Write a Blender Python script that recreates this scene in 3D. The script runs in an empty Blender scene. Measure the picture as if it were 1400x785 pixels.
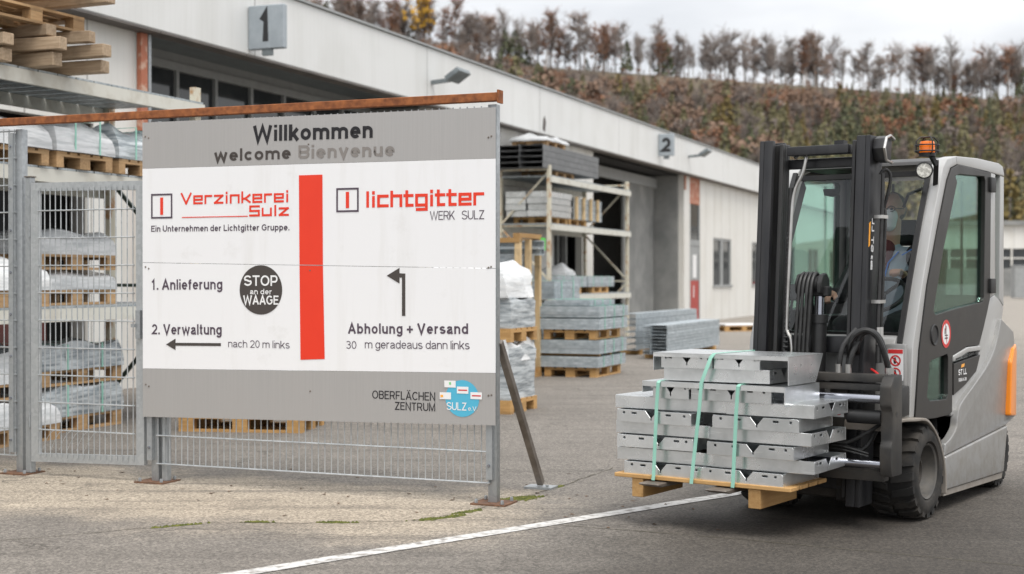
import bpy, bmesh, math, random
import numpy as np
from mathutils import Vector, Matrix
from math import radians as R, sin, cos, pi, atan2, sqrt
C = bpy.context.scene.collection
S = bpy.context.scene
rng = random.Random(7)

# ---------------------------------------------------------------- camera, world, sun, exposure
cam = bpy.data.cameras.new('camera'); cam.lens = 49.99; cam.sensor_width = 36
cam.clip_start = .1; cam.clip_end = 3000
cam.dof.use_dof = True; cam.dof.focus_distance = 8.8; cam.dof.aperture_fstop = 2.2
co = bpy.data.objects.new('camera', cam); C.objects.link(co)
co.location = (0, 0, 1.45); co.rotation_euler = (R(90 - .37), 0, 0); S.camera = co

SUN_EL, SUN_AZ = 62, 160          # azimuth measured clockwise from +Y: the sun stands behind the camera, a little right
W = bpy.data.worlds.new('World'); S.world = W; W.use_nodes = True
wn = W.node_tree; wn.nodes.clear()
def wnode(t, **k):
    n = wn.nodes.new(t)
    for a, b in k.items(): setattr(n, a, b)
    return n
wo = wnode('ShaderNodeOutputWorld'); wb = wnode('ShaderNodeBackground'); wb.inputs[1].default_value = .097
sky = wnode('ShaderNodeTexSky', sky_type='NISHITA', sun_disc=False, sun_elevation=R(SUN_EL), sun_rotation=R(SUN_AZ))
tc = wnode('ShaderNodeTexCoord'); sp = wnode('ShaderNodeSeparateXYZ'); wn.links.new(tc.outputs['Generated'], sp.inputs[0])
mp = wnode('ShaderNodeMapping'); mp.inputs['Scale'].default_value = (1.1, 1.1, 3.4); mp.inputs['Location'].default_value = (.35, .2, .55)
wn.links.new(tc.outputs['Generated'], mp.inputs[0])
nz = wnode('ShaderNodeTexNoise'); nz.inputs['Scale'].default_value = 2.6; nz.inputs['Detail'].default_value = 5; nz.inputs['Roughness'].default_value = .5
wn.links.new(mp.outputs[0], nz.inputs['Vector'])
rp = wnode('ShaderNodeValToRGB'); rp.color_ramp.elements[0].position = .36; rp.color_ramp.elements[1].position = .62
rp.color_ramp.elements[0].color = (5.9, 6.05, 6.3, 1); rp.color_ramp.elements[1].color = (8.9, 8.9, 8.95, 1)
wn.links.new(nz.outputs['Fac'], rp.inputs[0])
mr = wnode('ShaderNodeMapRange'); mr.inputs[1].default_value = .05; mr.inputs[2].default_value = .95; mr.inputs[3].default_value = 1.0; mr.inputs[4].default_value = 1.75
wn.links.new(sp.outputs['Z'], mr.inputs[0])
vm = wnode('ShaderNodeVectorMath', operation='SCALE'); wn.links.new(rp.outputs[0], vm.inputs[0]); wn.links.new(mr.outputs[0], vm.inputs[3])
mx = wnode('ShaderNodeMix', data_type='RGBA'); mx.inputs[0].default_value = .93
wn.links.new(sky.outputs[0], mx.inputs[6]); wn.links.new(vm.outputs[0], mx.inputs[7])
wn.links.new(mx.outputs[2], wb.inputs[0]); wn.links.new(wb.outputs[0], wo.inputs[0])
sl = bpy.data.lights.new('sun', 'SUN'); sl.energy = 1.75; sl.angle = R(30); sl.color = (1, .96, .9)
so = bpy.data.objects.new('sun', sl); C.objects.link(so)
az = R(SUN_AZ); el = R(SUN_EL); sd = Vector((sin(az)*cos(el), cos(az)*cos(el), sin(el)))
so.rotation_euler = sd.to_track_quat('Z', 'Y').to_euler(); so.location = sd*60
S.view_settings.view_transform = 'Standard'; S.view_settings.look = 'None'; S.view_settings.gamma = 1
S.view_settings.use_curve_mapping = False; S.view_settings.exposure = .42
S.render.engine = 'CYCLES'; S.cycles.max_bounces = 10; S.cycles.transparent_max_bounces = 24; S.cycles.use_denoising = True

# ---------------------------------------------------------------- materials
class NT:
    def __init__(s, name):
        s.m = bpy.data.materials.new(name); s.m.use_nodes = True; s.t = s.m.node_tree
        s.b = s.t.nodes['Principled BSDF']; s.out = s.t.nodes['Material Output']
    def n(s, t, **k):
        x = s.t.nodes.new(t)
        for a, b in k.items(): setattr(x, a, b)
        return x
    def l(s, a, b): s.t.links.new(a, b)
    def coords(s, stretch=(1, 1, 1), rnd=True):
        tc = s.n('ShaderNodeTexCoord'); mp = s.n('ShaderNodeMapping'); mp.inputs['Scale'].default_value = stretch
        s.l(tc.outputs['Object'], mp.inputs[0])
        if rnd:
            oi = s.n('ShaderNodeObjectInfo'); mu = s.n('ShaderNodeMath', operation='MULTIPLY'); mu.inputs[1].default_value = 57.3
            s.l(oi.outputs['Random'], mu.inputs[0]); cx = s.n('ShaderNodeCombineXYZ'); s.l(mu.outputs[0], cx.inputs[0]); s.l(mu.outputs[0], cx.inputs[1])
            s.l(cx.outputs[0], mp.inputs['Location']); s.oi = oi
        return mp.outputs[0]
    def noise(s, vec, scale, detail=6, rough=.55):
        x = s.n('ShaderNodeTexNoise'); x.inputs['Scale'].default_value = scale; x.inputs['Detail'].default_value = detail; x.inputs['Roughness'].default_value = rough
        s.l(vec, x.inputs['Vector']); return x.outputs['Fac']
    def ramp(s, fac, stops):
        x = s.n('ShaderNodeValToRGB'); e = x.color_ramp.elements
        while len(e) < len(stops): e.new(.5)
        for i, (p, c) in enumerate(stops):
            e[i].position = p; e[i].color = (c, c, c, 1) if not hasattr(c, '__len__') else (*c, 1)
        s.l(fac, x.inputs[0]); return x.outputs[0]
    def mix(s, fac, a, b, bt='MIX'):
        x = s.n('ShaderNodeMix', data_type='RGBA', blend_type=bt)
        for i, v in ((0, fac), (6, a), (7, b)):
            if hasattr(v, 'is_linked'): s.l(v, x.inputs[i])
            elif hasattr(v, '__len__'): x.inputs[i].default_value = (*v, 1)
            else: x.inputs[i].default_value = v if i == 0 else (v, v, v, 1)
        return x.outputs[2]
    def math(s, op, a, b=0, clamp=False):
        x = s.n('ShaderNodeMath', operation=op, use_clamp=clamp)
        for i, v in enumerate((a, b)):
            if hasattr(v, 'is_linked'): s.l(v, x.inputs[i])
            else: x.inputs[i].default_value = v
        return x.outputs[0]
    def bump(s, h, strength=.3, dist=.01):
        x = s.n('ShaderNodeBump'); x.inputs['Strength'].default_value = strength; x.inputs['Distance'].default_value = dist
        s.l(h, x.inputs['Height']); s.l(x.outputs[0], s.b.inputs['Normal'])
    def set(s, col=None, rough=None, metal=None, **k):
        for nm, v in (('Base Color', col), ('Roughness', rough), ('Metallic', metal)) + tuple(k.items()):
            if v is None: continue
            if hasattr(v, 'is_linked'): s.l(v, s.b.inputs[nm])
            elif hasattr(v, '__len__'): s.b.inputs[nm].default_value = (*v, 1)
            else: s.b.inputs[nm].default_value = v
        return s.m

def mat(name, c1, c2=None, scale=6, rough=.5, rough2=None, metal=0, bump=0, stretch=(1, 1, 1), lo=.35, hi=.68, vary=0, coat=0, detail=6):
    t = NT(name); v = t.coords(stretch)
    f = t.noise(v, scale, detail); f2 = t.ramp(f, [(lo, 0), (hi, 1)])
    c = t.mix(f2, c1, c2 if c2 else c1)
    if vary:
        k = t.math('MULTIPLY_ADD', t.oi.outputs['Random'], vary)
        k.node.inputs[2].default_value = 1 - vary/2
        x = t.n('ShaderNodeVectorMath', operation='SCALE'); t.l(c, x.inputs[0]); t.l(k, x.inputs[3]); c = x.outputs[0]
    if rough2 is not None:
        r = t.ramp(f, [(lo, rough), (hi, rough2)])
    else: r = rough
    if bump: t.bump(f, bump, .01)
    m = t.set(c, r, metal)
    if coat: t.b.inputs['Coat Weight'].default_value = coat; t.b.inputs['Coat Roughness'].default_value = .08
    return m

def galv(name, c1=(.40, .42, .43), c2=(.62, .64, .65), scale=38, metal=.75, rough=.42):
    t = NT(name); v = t.coords()
    vo = t.n('ShaderNodeTexVoronoi'); vo.inputs['Scale'].default_value = scale; vo.inputs['Randomness'].default_value = 1; t.l(v, vo.inputs['Vector'])
    sp_ = t.n('ShaderNodeSeparateColor'); t.l(vo.outputs['Color'], sp_.inputs[0])
    n2 = t.noise(v, 3.5, 4); f = t.math('ADD', t.math('MULTIPLY', sp_.outputs[0], .55), t.math('MULTIPLY', n2, .6))
    c = t.mix(t.ramp(f, [(.25, 0), (.85, 1)]), c1, c2)
    return t.set(c, t.ramp(f, [(.2, rough + .14), (.9, rough - .08)]), metal)

def woodm(name, c1, c2, axis, dirt=(.12, .09, .06)):
    t = NT(name); st = [14, 14, 14]; st[axis] = 1.1
    v = t.coords(tuple(st)); f = t.noise(v, 3.2, 8, .65); v2 = t.coords((3, 3, 3)); g = t.noise(v2, 1.5, 5)
    c = t.mix(t.ramp(f, [(.3, 0), (.72, 1)]), c1, c2)
    k = t.ramp(t.math('ADD', t.oi.outputs['Random'], 0), [(0, .72), (1, 1.12)])
    c = t.mix(1, c, k, 'MULTIPLY')
    c = t.mix(t.ramp(g, [(.52, 0), (.75, .6)]), c, dirt)
    t.bump(f, .35, .004)
    return t.set(c, .75)

M = {}
M['galv'] = galv('galvanised_steel', (.33, .35, .362), (.40, .42, .432), 40, .55, .42)
def loadm():
    t = NT('galvanised_sheet'); v = t.coords(); n1 = t.noise(v, 3.4, 3, .5); st = t.noise(t.coords((2.2, 2.2, 16)), 2.6, 4, .6); n2 = t.noise(v, 9, 4, .6)
    f = t.math('ADD', t.math('MULTIPLY', n1, .6), t.math('MULTIPLY', n2, .4))
    c = t.mix(t.ramp(f, [(.36, 0), (.66, 1)]), (.58, .60, .60), (.86, .885, .90)); c = t.mix(t.ramp(st, [(.60, 0), (.74, .6)]), c, (.93, .94, .95))
    k = t.ramp(t.oi.outputs['Random'], [(0, .86), (1, 1.06)]); c = t.mix(1, c, k, 'MULTIPLY')
    t.bump(n2, .06, .01)
    return t.set(c, t.ramp(f, [(.3, .38), (.7, .22)]), .86)
M['galv_load'] = loadm()
M['galv_dull'] = galv('galvanised_dull', (.30, .34, .36), (.47, .51, .53), 30, .45, .5)
M['galv_blue'] = mat('galvanised_grating', (.33, .38, .41), (.52, .57, .60), 9, .5, metal=.35, vary=.2)
M['channel_grey'] = mat('dull_grey_channel', (.14, .145, .15), (.20, .205, .21), 5, .5, metal=.3)
M['galv_frame'] = galv('galvanised_frame', (.40, .42, .43), (.48, .50, .51), 40, .5, .42)
M['wire'] = galv('galvanised_wire', (.38, .40, .41), (.52, .54, .55), 20, .5, .42)
M['rust'] = mat('rusted_steel', (.17, .055, .02), (.36, .125, .04), 22, .85, bump=.6, detail=9)
M['rust_dark'] = mat('dark_rusted_plate', (.10, .055, .035), (.22, .11, .06), 18, .85, bump=.5)
def vinylm():
    t = NT('white_sign_face'); v = t.coords((1, 1, 1), False); f = t.noise(t.coords((6, 6, .5), False), 1.6, 6, .6); g = t.noise(v, 2.3, 8, .7)
    c = t.mix(t.ramp(f, [(.52, 0), (.8, .5)]), (.83, .83, .84), (.70, .69, .67)); c = t.mix(t.ramp(g, [(.60, 0), (.72, .35)]), c, (.62, .61, .59))
    return t.set(c, t.ramp(g, [(.3, .28), (.8, .48)]))
M['white_vinyl'] = vinylm()
M['red_vinyl'] = mat('red_vinyl', (.80, .040, .010), (.77, .036, .009), 4, .38)
M['brown_vinyl'] = mat('dark_grey_brown_vinyl', (.060, .050, .045), None, 4, .7)
M['violet_vinyl'] = mat('dark_violet_vinyl', (.085, .062, .085), None, 4, .7)
M['black_vinyl'] = mat('black_vinyl', (.012, .011, .014), None, 4, .7)
M['grey_vinyl'] = mat('grey_vinyl', (.235, .215, .20), None, 4, .7)
M['grey_text'] = mat('mid_grey_print', (.30, .27, .30), None, 4, .45)
M['cyan_vinyl'] = mat('cyan_vinyl', (.085, .45, .64), (.08, .43, .62), 4, .4)
M['green_print'] = mat('green_print', (.2, .6, .22), None, 4, .4)
M['orange_print'] = mat('orange_print', (.95, .42, .06), None, 4, .4)
M['white_print'] = mat('white_print', (.82, .82, .82), None, 4, .45)
M['red_print'] = mat('red_print', (.62, .03, .03), None, 4, .4)
M['black_print'] = mat('black_print', (.02, .02, .022), None, 4, .45)
def brushed():
    t = NT('brushed_aluminium'); v = t.coords((120, 1, 1.2), False); f = t.noise(v, 1.6, 5); v2 = t.coords((1.5, 1, .8), False); g = t.noise(v2, 1.3, 3)
    c = t.mix(t.ramp(f, [(.3, 0), (.7, 1)]), (.385, .375, .366), (.425, .414, .404)); c = t.mix(t.ramp(g, [(.4, 0), (.75, .35)]), c, (.42, .40, .385))
    return t.set(c, .42, .25)
M['brushed'] = brushed()
M['wood_x'] = woodm('pallet_wood_along_length', (.34, .20, .095), (.56, .37, .19), 0)
M['wood_y'] = woodm('pallet_wood_along_width', (.34, .20, .095), (.56, .37, .19), 1)
M['wood_new_x'] = woodm('fresh_pallet_wood_along_length', (.42, .23, .08), (.60, .37, .15), 0, (.3, .16, .06))
M['wood_new_y'] = woodm('fresh_pallet_wood_along_width', (.42, .23, .08), (.60, .37, .15), 1, (.3, .16, .06))
M['wood_z'] = woodm('upright_crate_wood', (.52, .36, .18), (.70, .53, .31), 2)
M['timber'] = woodm('weathered_timber', (.30, .21, .13), (.55, .42, .29), 1, (.16, .12, .08))
M['rack_paint'] = mat('chipped_cream_rack_paint', (.60, .56, .45), (.40, .22, .10), 7, .5, lo=.52, hi=.64, bump=.1)
M['rack_paint2'] = mat('cream_rack_paint', (.62, .61, .55), (.48, .45, .38), 5, .5, lo=.5, hi=.75)
M['rack_green'] = mat('dark_green_rack_paint', (.05, .08, .06), None, 5, .5)
def paintm(name, c1, c2, dust):
    t = NT(name); tc = t.n('ShaderNodeTexCoord'); P = tc.outputs['Object']; sx = t.n('ShaderNodeSeparateXYZ'); t.l(P, sx.inputs[0])
    f = t.noise(P, 3.5, 6); g = t.noise(P, 9, 8, .7); st = t.n('ShaderNodeMapping'); st.inputs['Scale'].default_value = (9, 9, .9); t.l(P, st.inputs[0]); h = t.noise(st.outputs[0], 2.2, 6, .65)
    low = t.n('ShaderNodeMapRange'); low.inputs[1].default_value = 1.0; low.inputs[2].default_value = .15; low.inputs[3].default_value = 0; low.inputs[4].default_value = 1; t.l(sx.outputs[2], low.inputs[0])
    d = t.math('ADD', t.math('MULTIPLY', t.ramp(g, [(.42, 0), (.68, 1)]), t.math('MULTIPLY', low.outputs[0], .8)), t.ramp(h, [(.58, 0), (.76, .35)]), True)
    c = t.mix(t.ramp(f, [(.35, 0), (.68, 1)]), c1, c2); c = t.mix(d, c, dust)
    t.b.inputs['Coat Weight'].default_value = .2; t.b.inputs['Coat Roughness'].default_value = .15
    return t.set(c, t.math('ADD', .36, t.math('MULTIPLY', d, .35)), .22)
M['paint_silver'] = paintm('silver_grey_paint', (.30, .30, .297), (.27, .268, .26), (.21, .19, .16))
M['paint_light'] = paintm('light_silver_paint', (.44, .44, .435), (.41, .41, .40), (.32, .30, .265))
M['dusty_silver'] = mat('dusty_silver_paint', (.30, .275, .245), (.22, .19, .16), 5, .7, metal=.1, bump=.1)
M['dark_panel'] = mat('dark_door_panel', (.018, .017, .016), (.029, .027, .025), 4, .38, .5)
M['dark_plastic'] = mat('black_plastic', (.011, .011, .012), (.019, .019, .019), 8, .5)
M['mast'] = mat('greasy_dark_mast_paint', (.016, .0165, .019), (.036, .036, .038), 4, .36, .55, .3, stretch=(4, 4, .5))
M['mast_light'] = mat('worn_dark_mast_paint', (.026, .026, .028), (.05, .049, .047), 4, .4, .55, .3, stretch=(4, 4, .5))
M['carriage'] = mat('dusty_carriage_paint', (.026, .026, .026), (.075, .067, .058), 5, .5, .7, .2, bump=.1)
M['fork'] = mat('worn_fork_steel', (.16, .135, .115), (.28, .25, .22), 9, .5, metal=.4)
M['chrome'] = mat('chromed_rod', (.42, .43, .48), (.33, .34, .38), 3, .2, .3, 1.0)
M['pipe'] = mat('zinc_pipe', (.55, .54, .52), (.40, .39, .37), 6, .28, .4, .9)
M['hose'] = mat('black_hose', (.014, .014, .014), (.03, .03, .03), 20, .45)
M['orange'] = mat('orange_paint', (.90, .27, .012), (.86, .25, .012), 4, .35, coat=.3)
M['tyre'] = mat('dusty_tyre_rubber', (.013, .0125, .012), (.060, .052, .043), 7, .8, bump=.3, lo=.42, hi=.75)
M['rim'] = mat('dusty_grey_rim', (.065, .064, .062), (.14, .128, .112), 7, .6, metal=.2)
M['chassis'] = mat('dirty_chassis', (.022, .02, .018), (.075, .064, .053), 5, .8)
M['strap'] = mat('mint_green_strap', (.27, .56, .45), (.34, .64, .53), 5, .35)
M['skin'] = mat('skin', (.50, .30, .22), (.44, .25, .18), 12, .55)
M['jacket'] = mat('grey_blue_jacket', (.30, .36, .43), (.36, .41, .47), 14, .85, bump=.2)
M['jacket_black'] = mat('black_jacket_sleeves', (.014, .014, .016), (.025, .025, .028), 14, .85, bump=.2)
M['shirt'] = mat('wine_red_shirt', (.12, .03, .035), None, 14, .85)
M['piping'] = mat('bright_blue_piping', (.04, .18, .6), None, 14, .6)
M['mask'] = mat('pale_cloth_mask', (.72, .73, .75), (.66, .67, .7), 14, .9)
M['hair'] = mat('short_grey_hair', (.10, .085, .075), (.16, .14, .12), 40, .8)
M['seat'] = mat('black_seat_fabric', (.015, .015, .017), (.03, .03, .03), 20, .85)
M['lamp_lens'] = mat('amber_lens', (.95, .22, .01), (.9, .18, .01), 5, .15)
M['led'] = mat('led_lens', (.75, .74, .68), (.45, .44, .40), 60, .2, lo=.45, hi=.55)
M['white_line'] = mat('worn_white_road_paint', (.58, .57, .55), (.24, .22, .20), 16, .75, lo=.48, hi=.66, detail=9)
M['moss'] = mat('moss', (.045, .06, .008), (.15, .15, .03), 30, .95, bump=.6)
M['redbrown'] = mat('red_brown_panel', (.10, .022, .018), (.07, .018, .014), 4, .55)
M['concrete'] = mat('grey_concrete_wall', (.20, .205, .20), (.30, .30, .29), 1.6, .85, bump=.1)
M['shade_int'] = mat('painted_interior_shade', (.022, .022, .024), (.012, .012, .012), 1.5, .9)  # near-black colour stands in for the shade inside the hall
M['frame_grey'] = mat('grey_window_frame', (.33, .34, .34), (.28, .29, .29), 5, .5)
M['sign_box'] = mat('grey_number_box', (.33, .37, .40), (.39, .43, .46), 8, .45, .6, .2)
M['window_dark'] = mat('dark_window_glass', (.03, .034, .037), (.05, .055, .058), 2, .06)
M['lamp_grey'] = mat('grey_floodlight', (.22, .25, .26), (.17, .19, .2), 6, .45, metal=.3)
M['redpost'] = mat('flaking_orange_red_post', (.42, .15, .085), (.55, .36, .27), 7, .7, lo=.5, hi=.62)
M['red_door'] = mat('red_door_paint', (.42, .045, .035), (.36, .04, .03), 4, .45)
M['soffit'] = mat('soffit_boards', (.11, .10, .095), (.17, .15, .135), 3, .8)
M['green_sheet'] = mat('bright_green_sheet', (.08, .55, .06), None, 4, .6)
M['blue_spray'] = mat('blue_paint', (.08, .33, .55), None, 4, .6)

def wrapm(name, col, alpha, dark):
    t = NT(name); v = t.coords((.9, .9, 8)); v.node.inputs['Rotation'].default_value = (R(9), R(13), 0); f = t.noise(v, 3.2, 6, .6); g = t.noise(t.coords((2.5, 2.5, 9)), 3, 4)
    c = t.mix(t.ramp(f, [(.38, 0), (.60, 1)]), dark, col)  # wrinkle highlights and shade painted in as pale and dark streaks
    t.bump(t.math('ADD', f, g), .35, .02)
    return t.set(c, .16, .0, Alpha=alpha)
M['wrap_dark'] = wrapm('grey_stretch_wrap', (.58, .62, .64), 1, (.22, .25, .27))
M['wrap_white'] = wrapm('white_stretch_wrap', (.78, .79, .79), 1, (.62, .64, .65))
M['wrap_clear'] = wrapm('clear_stretch_wrap', (.72, .73, .74), .80, (.50, .52, .53))

def glassm(name, tint, refl, rough=.01):
    t = NT(name); t.t.nodes.remove(t.b)
    tr = t.n('ShaderNodeBsdfTransparent'); tr.inputs[0].default_value = (*tint, 1)
    gl = t.n('ShaderNodeBsdfGlossy'); gl.inputs['Roughness'].default_value = rough; gl.inputs[0].default_value = (.95, .97, 1, 1)
    fr = t.n('ShaderNodeFresnel'); fr.inputs[0].default_value = 1.5
    k = t.math('MULTIPLY', fr.outputs[0], refl, True); ms = t.n('ShaderNodeMixShader')
    t.l(k, ms.inputs[0]); t.l(tr.outputs[0], ms.inputs[1]); t.l(gl.outputs[0], ms.inputs[2]); t.l(ms.outputs[0], t.out.inputs[0])
    return t.m
M['glass_front'] = glassm('windscreen_glass', (.95, .975, .97), .85)
M['glass_side'] = glassm('green_side_glass', (.60, .78, .69), .6)

def facadem(name, c1, dirt, seam, seamcol):
    t = NT(name); tc = t.n('ShaderNodeTexCoord'); sx = t.n('ShaderNodeSeparateXYZ'); t.l(tc.outputs['Object'], sx.inputs[0])
    fr = t.math('FRACT', t.math('DIVIDE', sx.outputs[0], seam)); ln = t.math('LESS_THAN', t.math('ABSOLUTE', t.math('SUBTRACT', fr, .5)), .012/seam*1.3)
    v = t.coords((1, 1, .12), False); f = t.noise(v, 2.2, 6); g = t.noise(t.coords((1, 1, 1), False), .7, 5)
    fine = t.math('FRACT', t.math('DIVIDE', sx.outputs[0], .125)); rib = t.math('LESS_THAN', fine, .14)
    c = t.mix(t.ramp(f, [(.5, 0), (.8, .55)]), c1, dirt); c = t.mix(t.ramp(g, [(.5, 0), (.8, .4)]), c, dirt)
    c = t.mix(t.math('MULTIPLY', rib, .06), c, seamcol)
    c = t.mix(t.math('MULTIPLY', ln, .8), c, seamcol)
    return t.set(c, .55)
M['facade'] = facadem('white_facade_panels', (.72, .71, .675), (.53, .50, .43), 1.15, (.30, .29, .27))
M['fascia'] = facadem('pale_grey_fascia', (.71, .715, .705), (.54, .54, .51), 6.0, (.33, .33, .32))

def groundm():
    t = NT('yard_asphalt'); tc = t.n('ShaderNodeTexCoord'); P = tc.outputs['Object']
    sx = t.n('ShaderNodeSeparateXYZ'); t.l(P, sx.inputs[0]); X, Y = sx.outputs[0], sx.outputs[1]
    big = t.noise(P, .35, 5); med = t.noise(P, 1.7, 6, .6); fin = t.noise(P, 75, 3, .7)
    vo = t.n('ShaderNodeTexVoronoi'); vo.inputs['Scale'].default_value = 85; t.l(P, vo.inputs['Vector'])
    vs = t.n('ShaderNodeSeparateColor'); t.l(vo.outputs['Color'], vs.inputs[0])
    wob = t.math('MULTIPLY', t.math('SUBTRACT', med, .5), 1.4)
    a = t.math('ADD', t.math('ADD', t.math('MULTIPLY', X, .375), t.math('MULTIPLY', Y, .927)), wob)
    b = t.math('ADD', t.math('SUBTRACT', t.math('MULTIPLY', X, .927), t.math('MULTIPLY', Y, .375)), wob)
    def sm(v, lo, hi):
        x = t.n('ShaderNodeMapRange', interpolation_type='SMOOTHSTEP'); x.inputs[1].default_value = lo; x.inputs[2].default_value = hi; t.l(v, x.inputs[0]); return x.outputs[0]
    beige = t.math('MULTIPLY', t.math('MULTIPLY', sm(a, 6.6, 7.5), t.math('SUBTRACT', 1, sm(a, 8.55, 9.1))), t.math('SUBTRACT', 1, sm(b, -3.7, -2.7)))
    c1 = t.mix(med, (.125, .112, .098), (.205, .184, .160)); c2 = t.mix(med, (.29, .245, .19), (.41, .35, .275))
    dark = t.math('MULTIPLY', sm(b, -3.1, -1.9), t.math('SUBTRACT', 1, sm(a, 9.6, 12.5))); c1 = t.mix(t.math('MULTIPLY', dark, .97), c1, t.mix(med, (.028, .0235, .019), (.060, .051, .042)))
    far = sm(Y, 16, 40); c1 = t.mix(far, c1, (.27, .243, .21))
    c = t.mix(beige, c1, c2)
    mpx = t.n('ShaderNodeMapping'); mpx.inputs['Rotation'].default_value = (0, 0, R(-50)); mpx.inputs['Scale'].default_value = (.25, 3.2, 1); t.l(P, mpx.inputs[0]); trk = t.noise(mpx.outputs[0], 1.3, 7, .65)
    c = t.mix(t.ramp(trk, [(.50, 0), (.66, .5)]), c, (.075, .066, .057))
    vc = t.n('ShaderNodeTexVoronoi', feature='DISTANCE_TO_EDGE'); vc.inputs['Scale'].default_value = .55; wv = t.n('ShaderNodeVectorMath', operation='ADD'); nv = t.n('ShaderNodeTexNoise'); nv.inputs['Scale'].default_value = 2.2; nv.inputs['Detail'].default_value = 7; t.l(P, nv.inputs['Vector']); t.l(P, wv.inputs[0]); t.l(nv.outputs['Color'], wv.inputs[1]); t.l(wv.outputs[0], vc.inputs['Vector'])
    ck = t.math('MULTIPLY', t.math('LESS_THAN', vc.outputs['Distance'], .006), t.ramp(big, [(.46, 0), (.56, .75)])); c = t.mix(ck, c, (.05, .043, .036))
    st = t.noise(P, .9, 8, .7); c = t.mix(t.ramp(st, [(.56, 0), (.72, .42)]), c, (.07, .062, .054))
    c = t.mix(t.ramp(big, [(.4, 0), (.7, .14)]), c, (.33, .30, .26))
    sv = t.math('ADD', t.math('MULTIPLY', vs.outputs[0], .75), t.math('MULTIPLY', fin, .5))
    c = t.mix(1, c, t.ramp(sv, [(.15, .50), (.6, .95), (.95, 1.5)]), 'MULTIPLY')
    t.bump(sv, .5, .006)
    return t.set(c, .82)
M['ground'] = groundm()
M['patch'] = None

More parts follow.
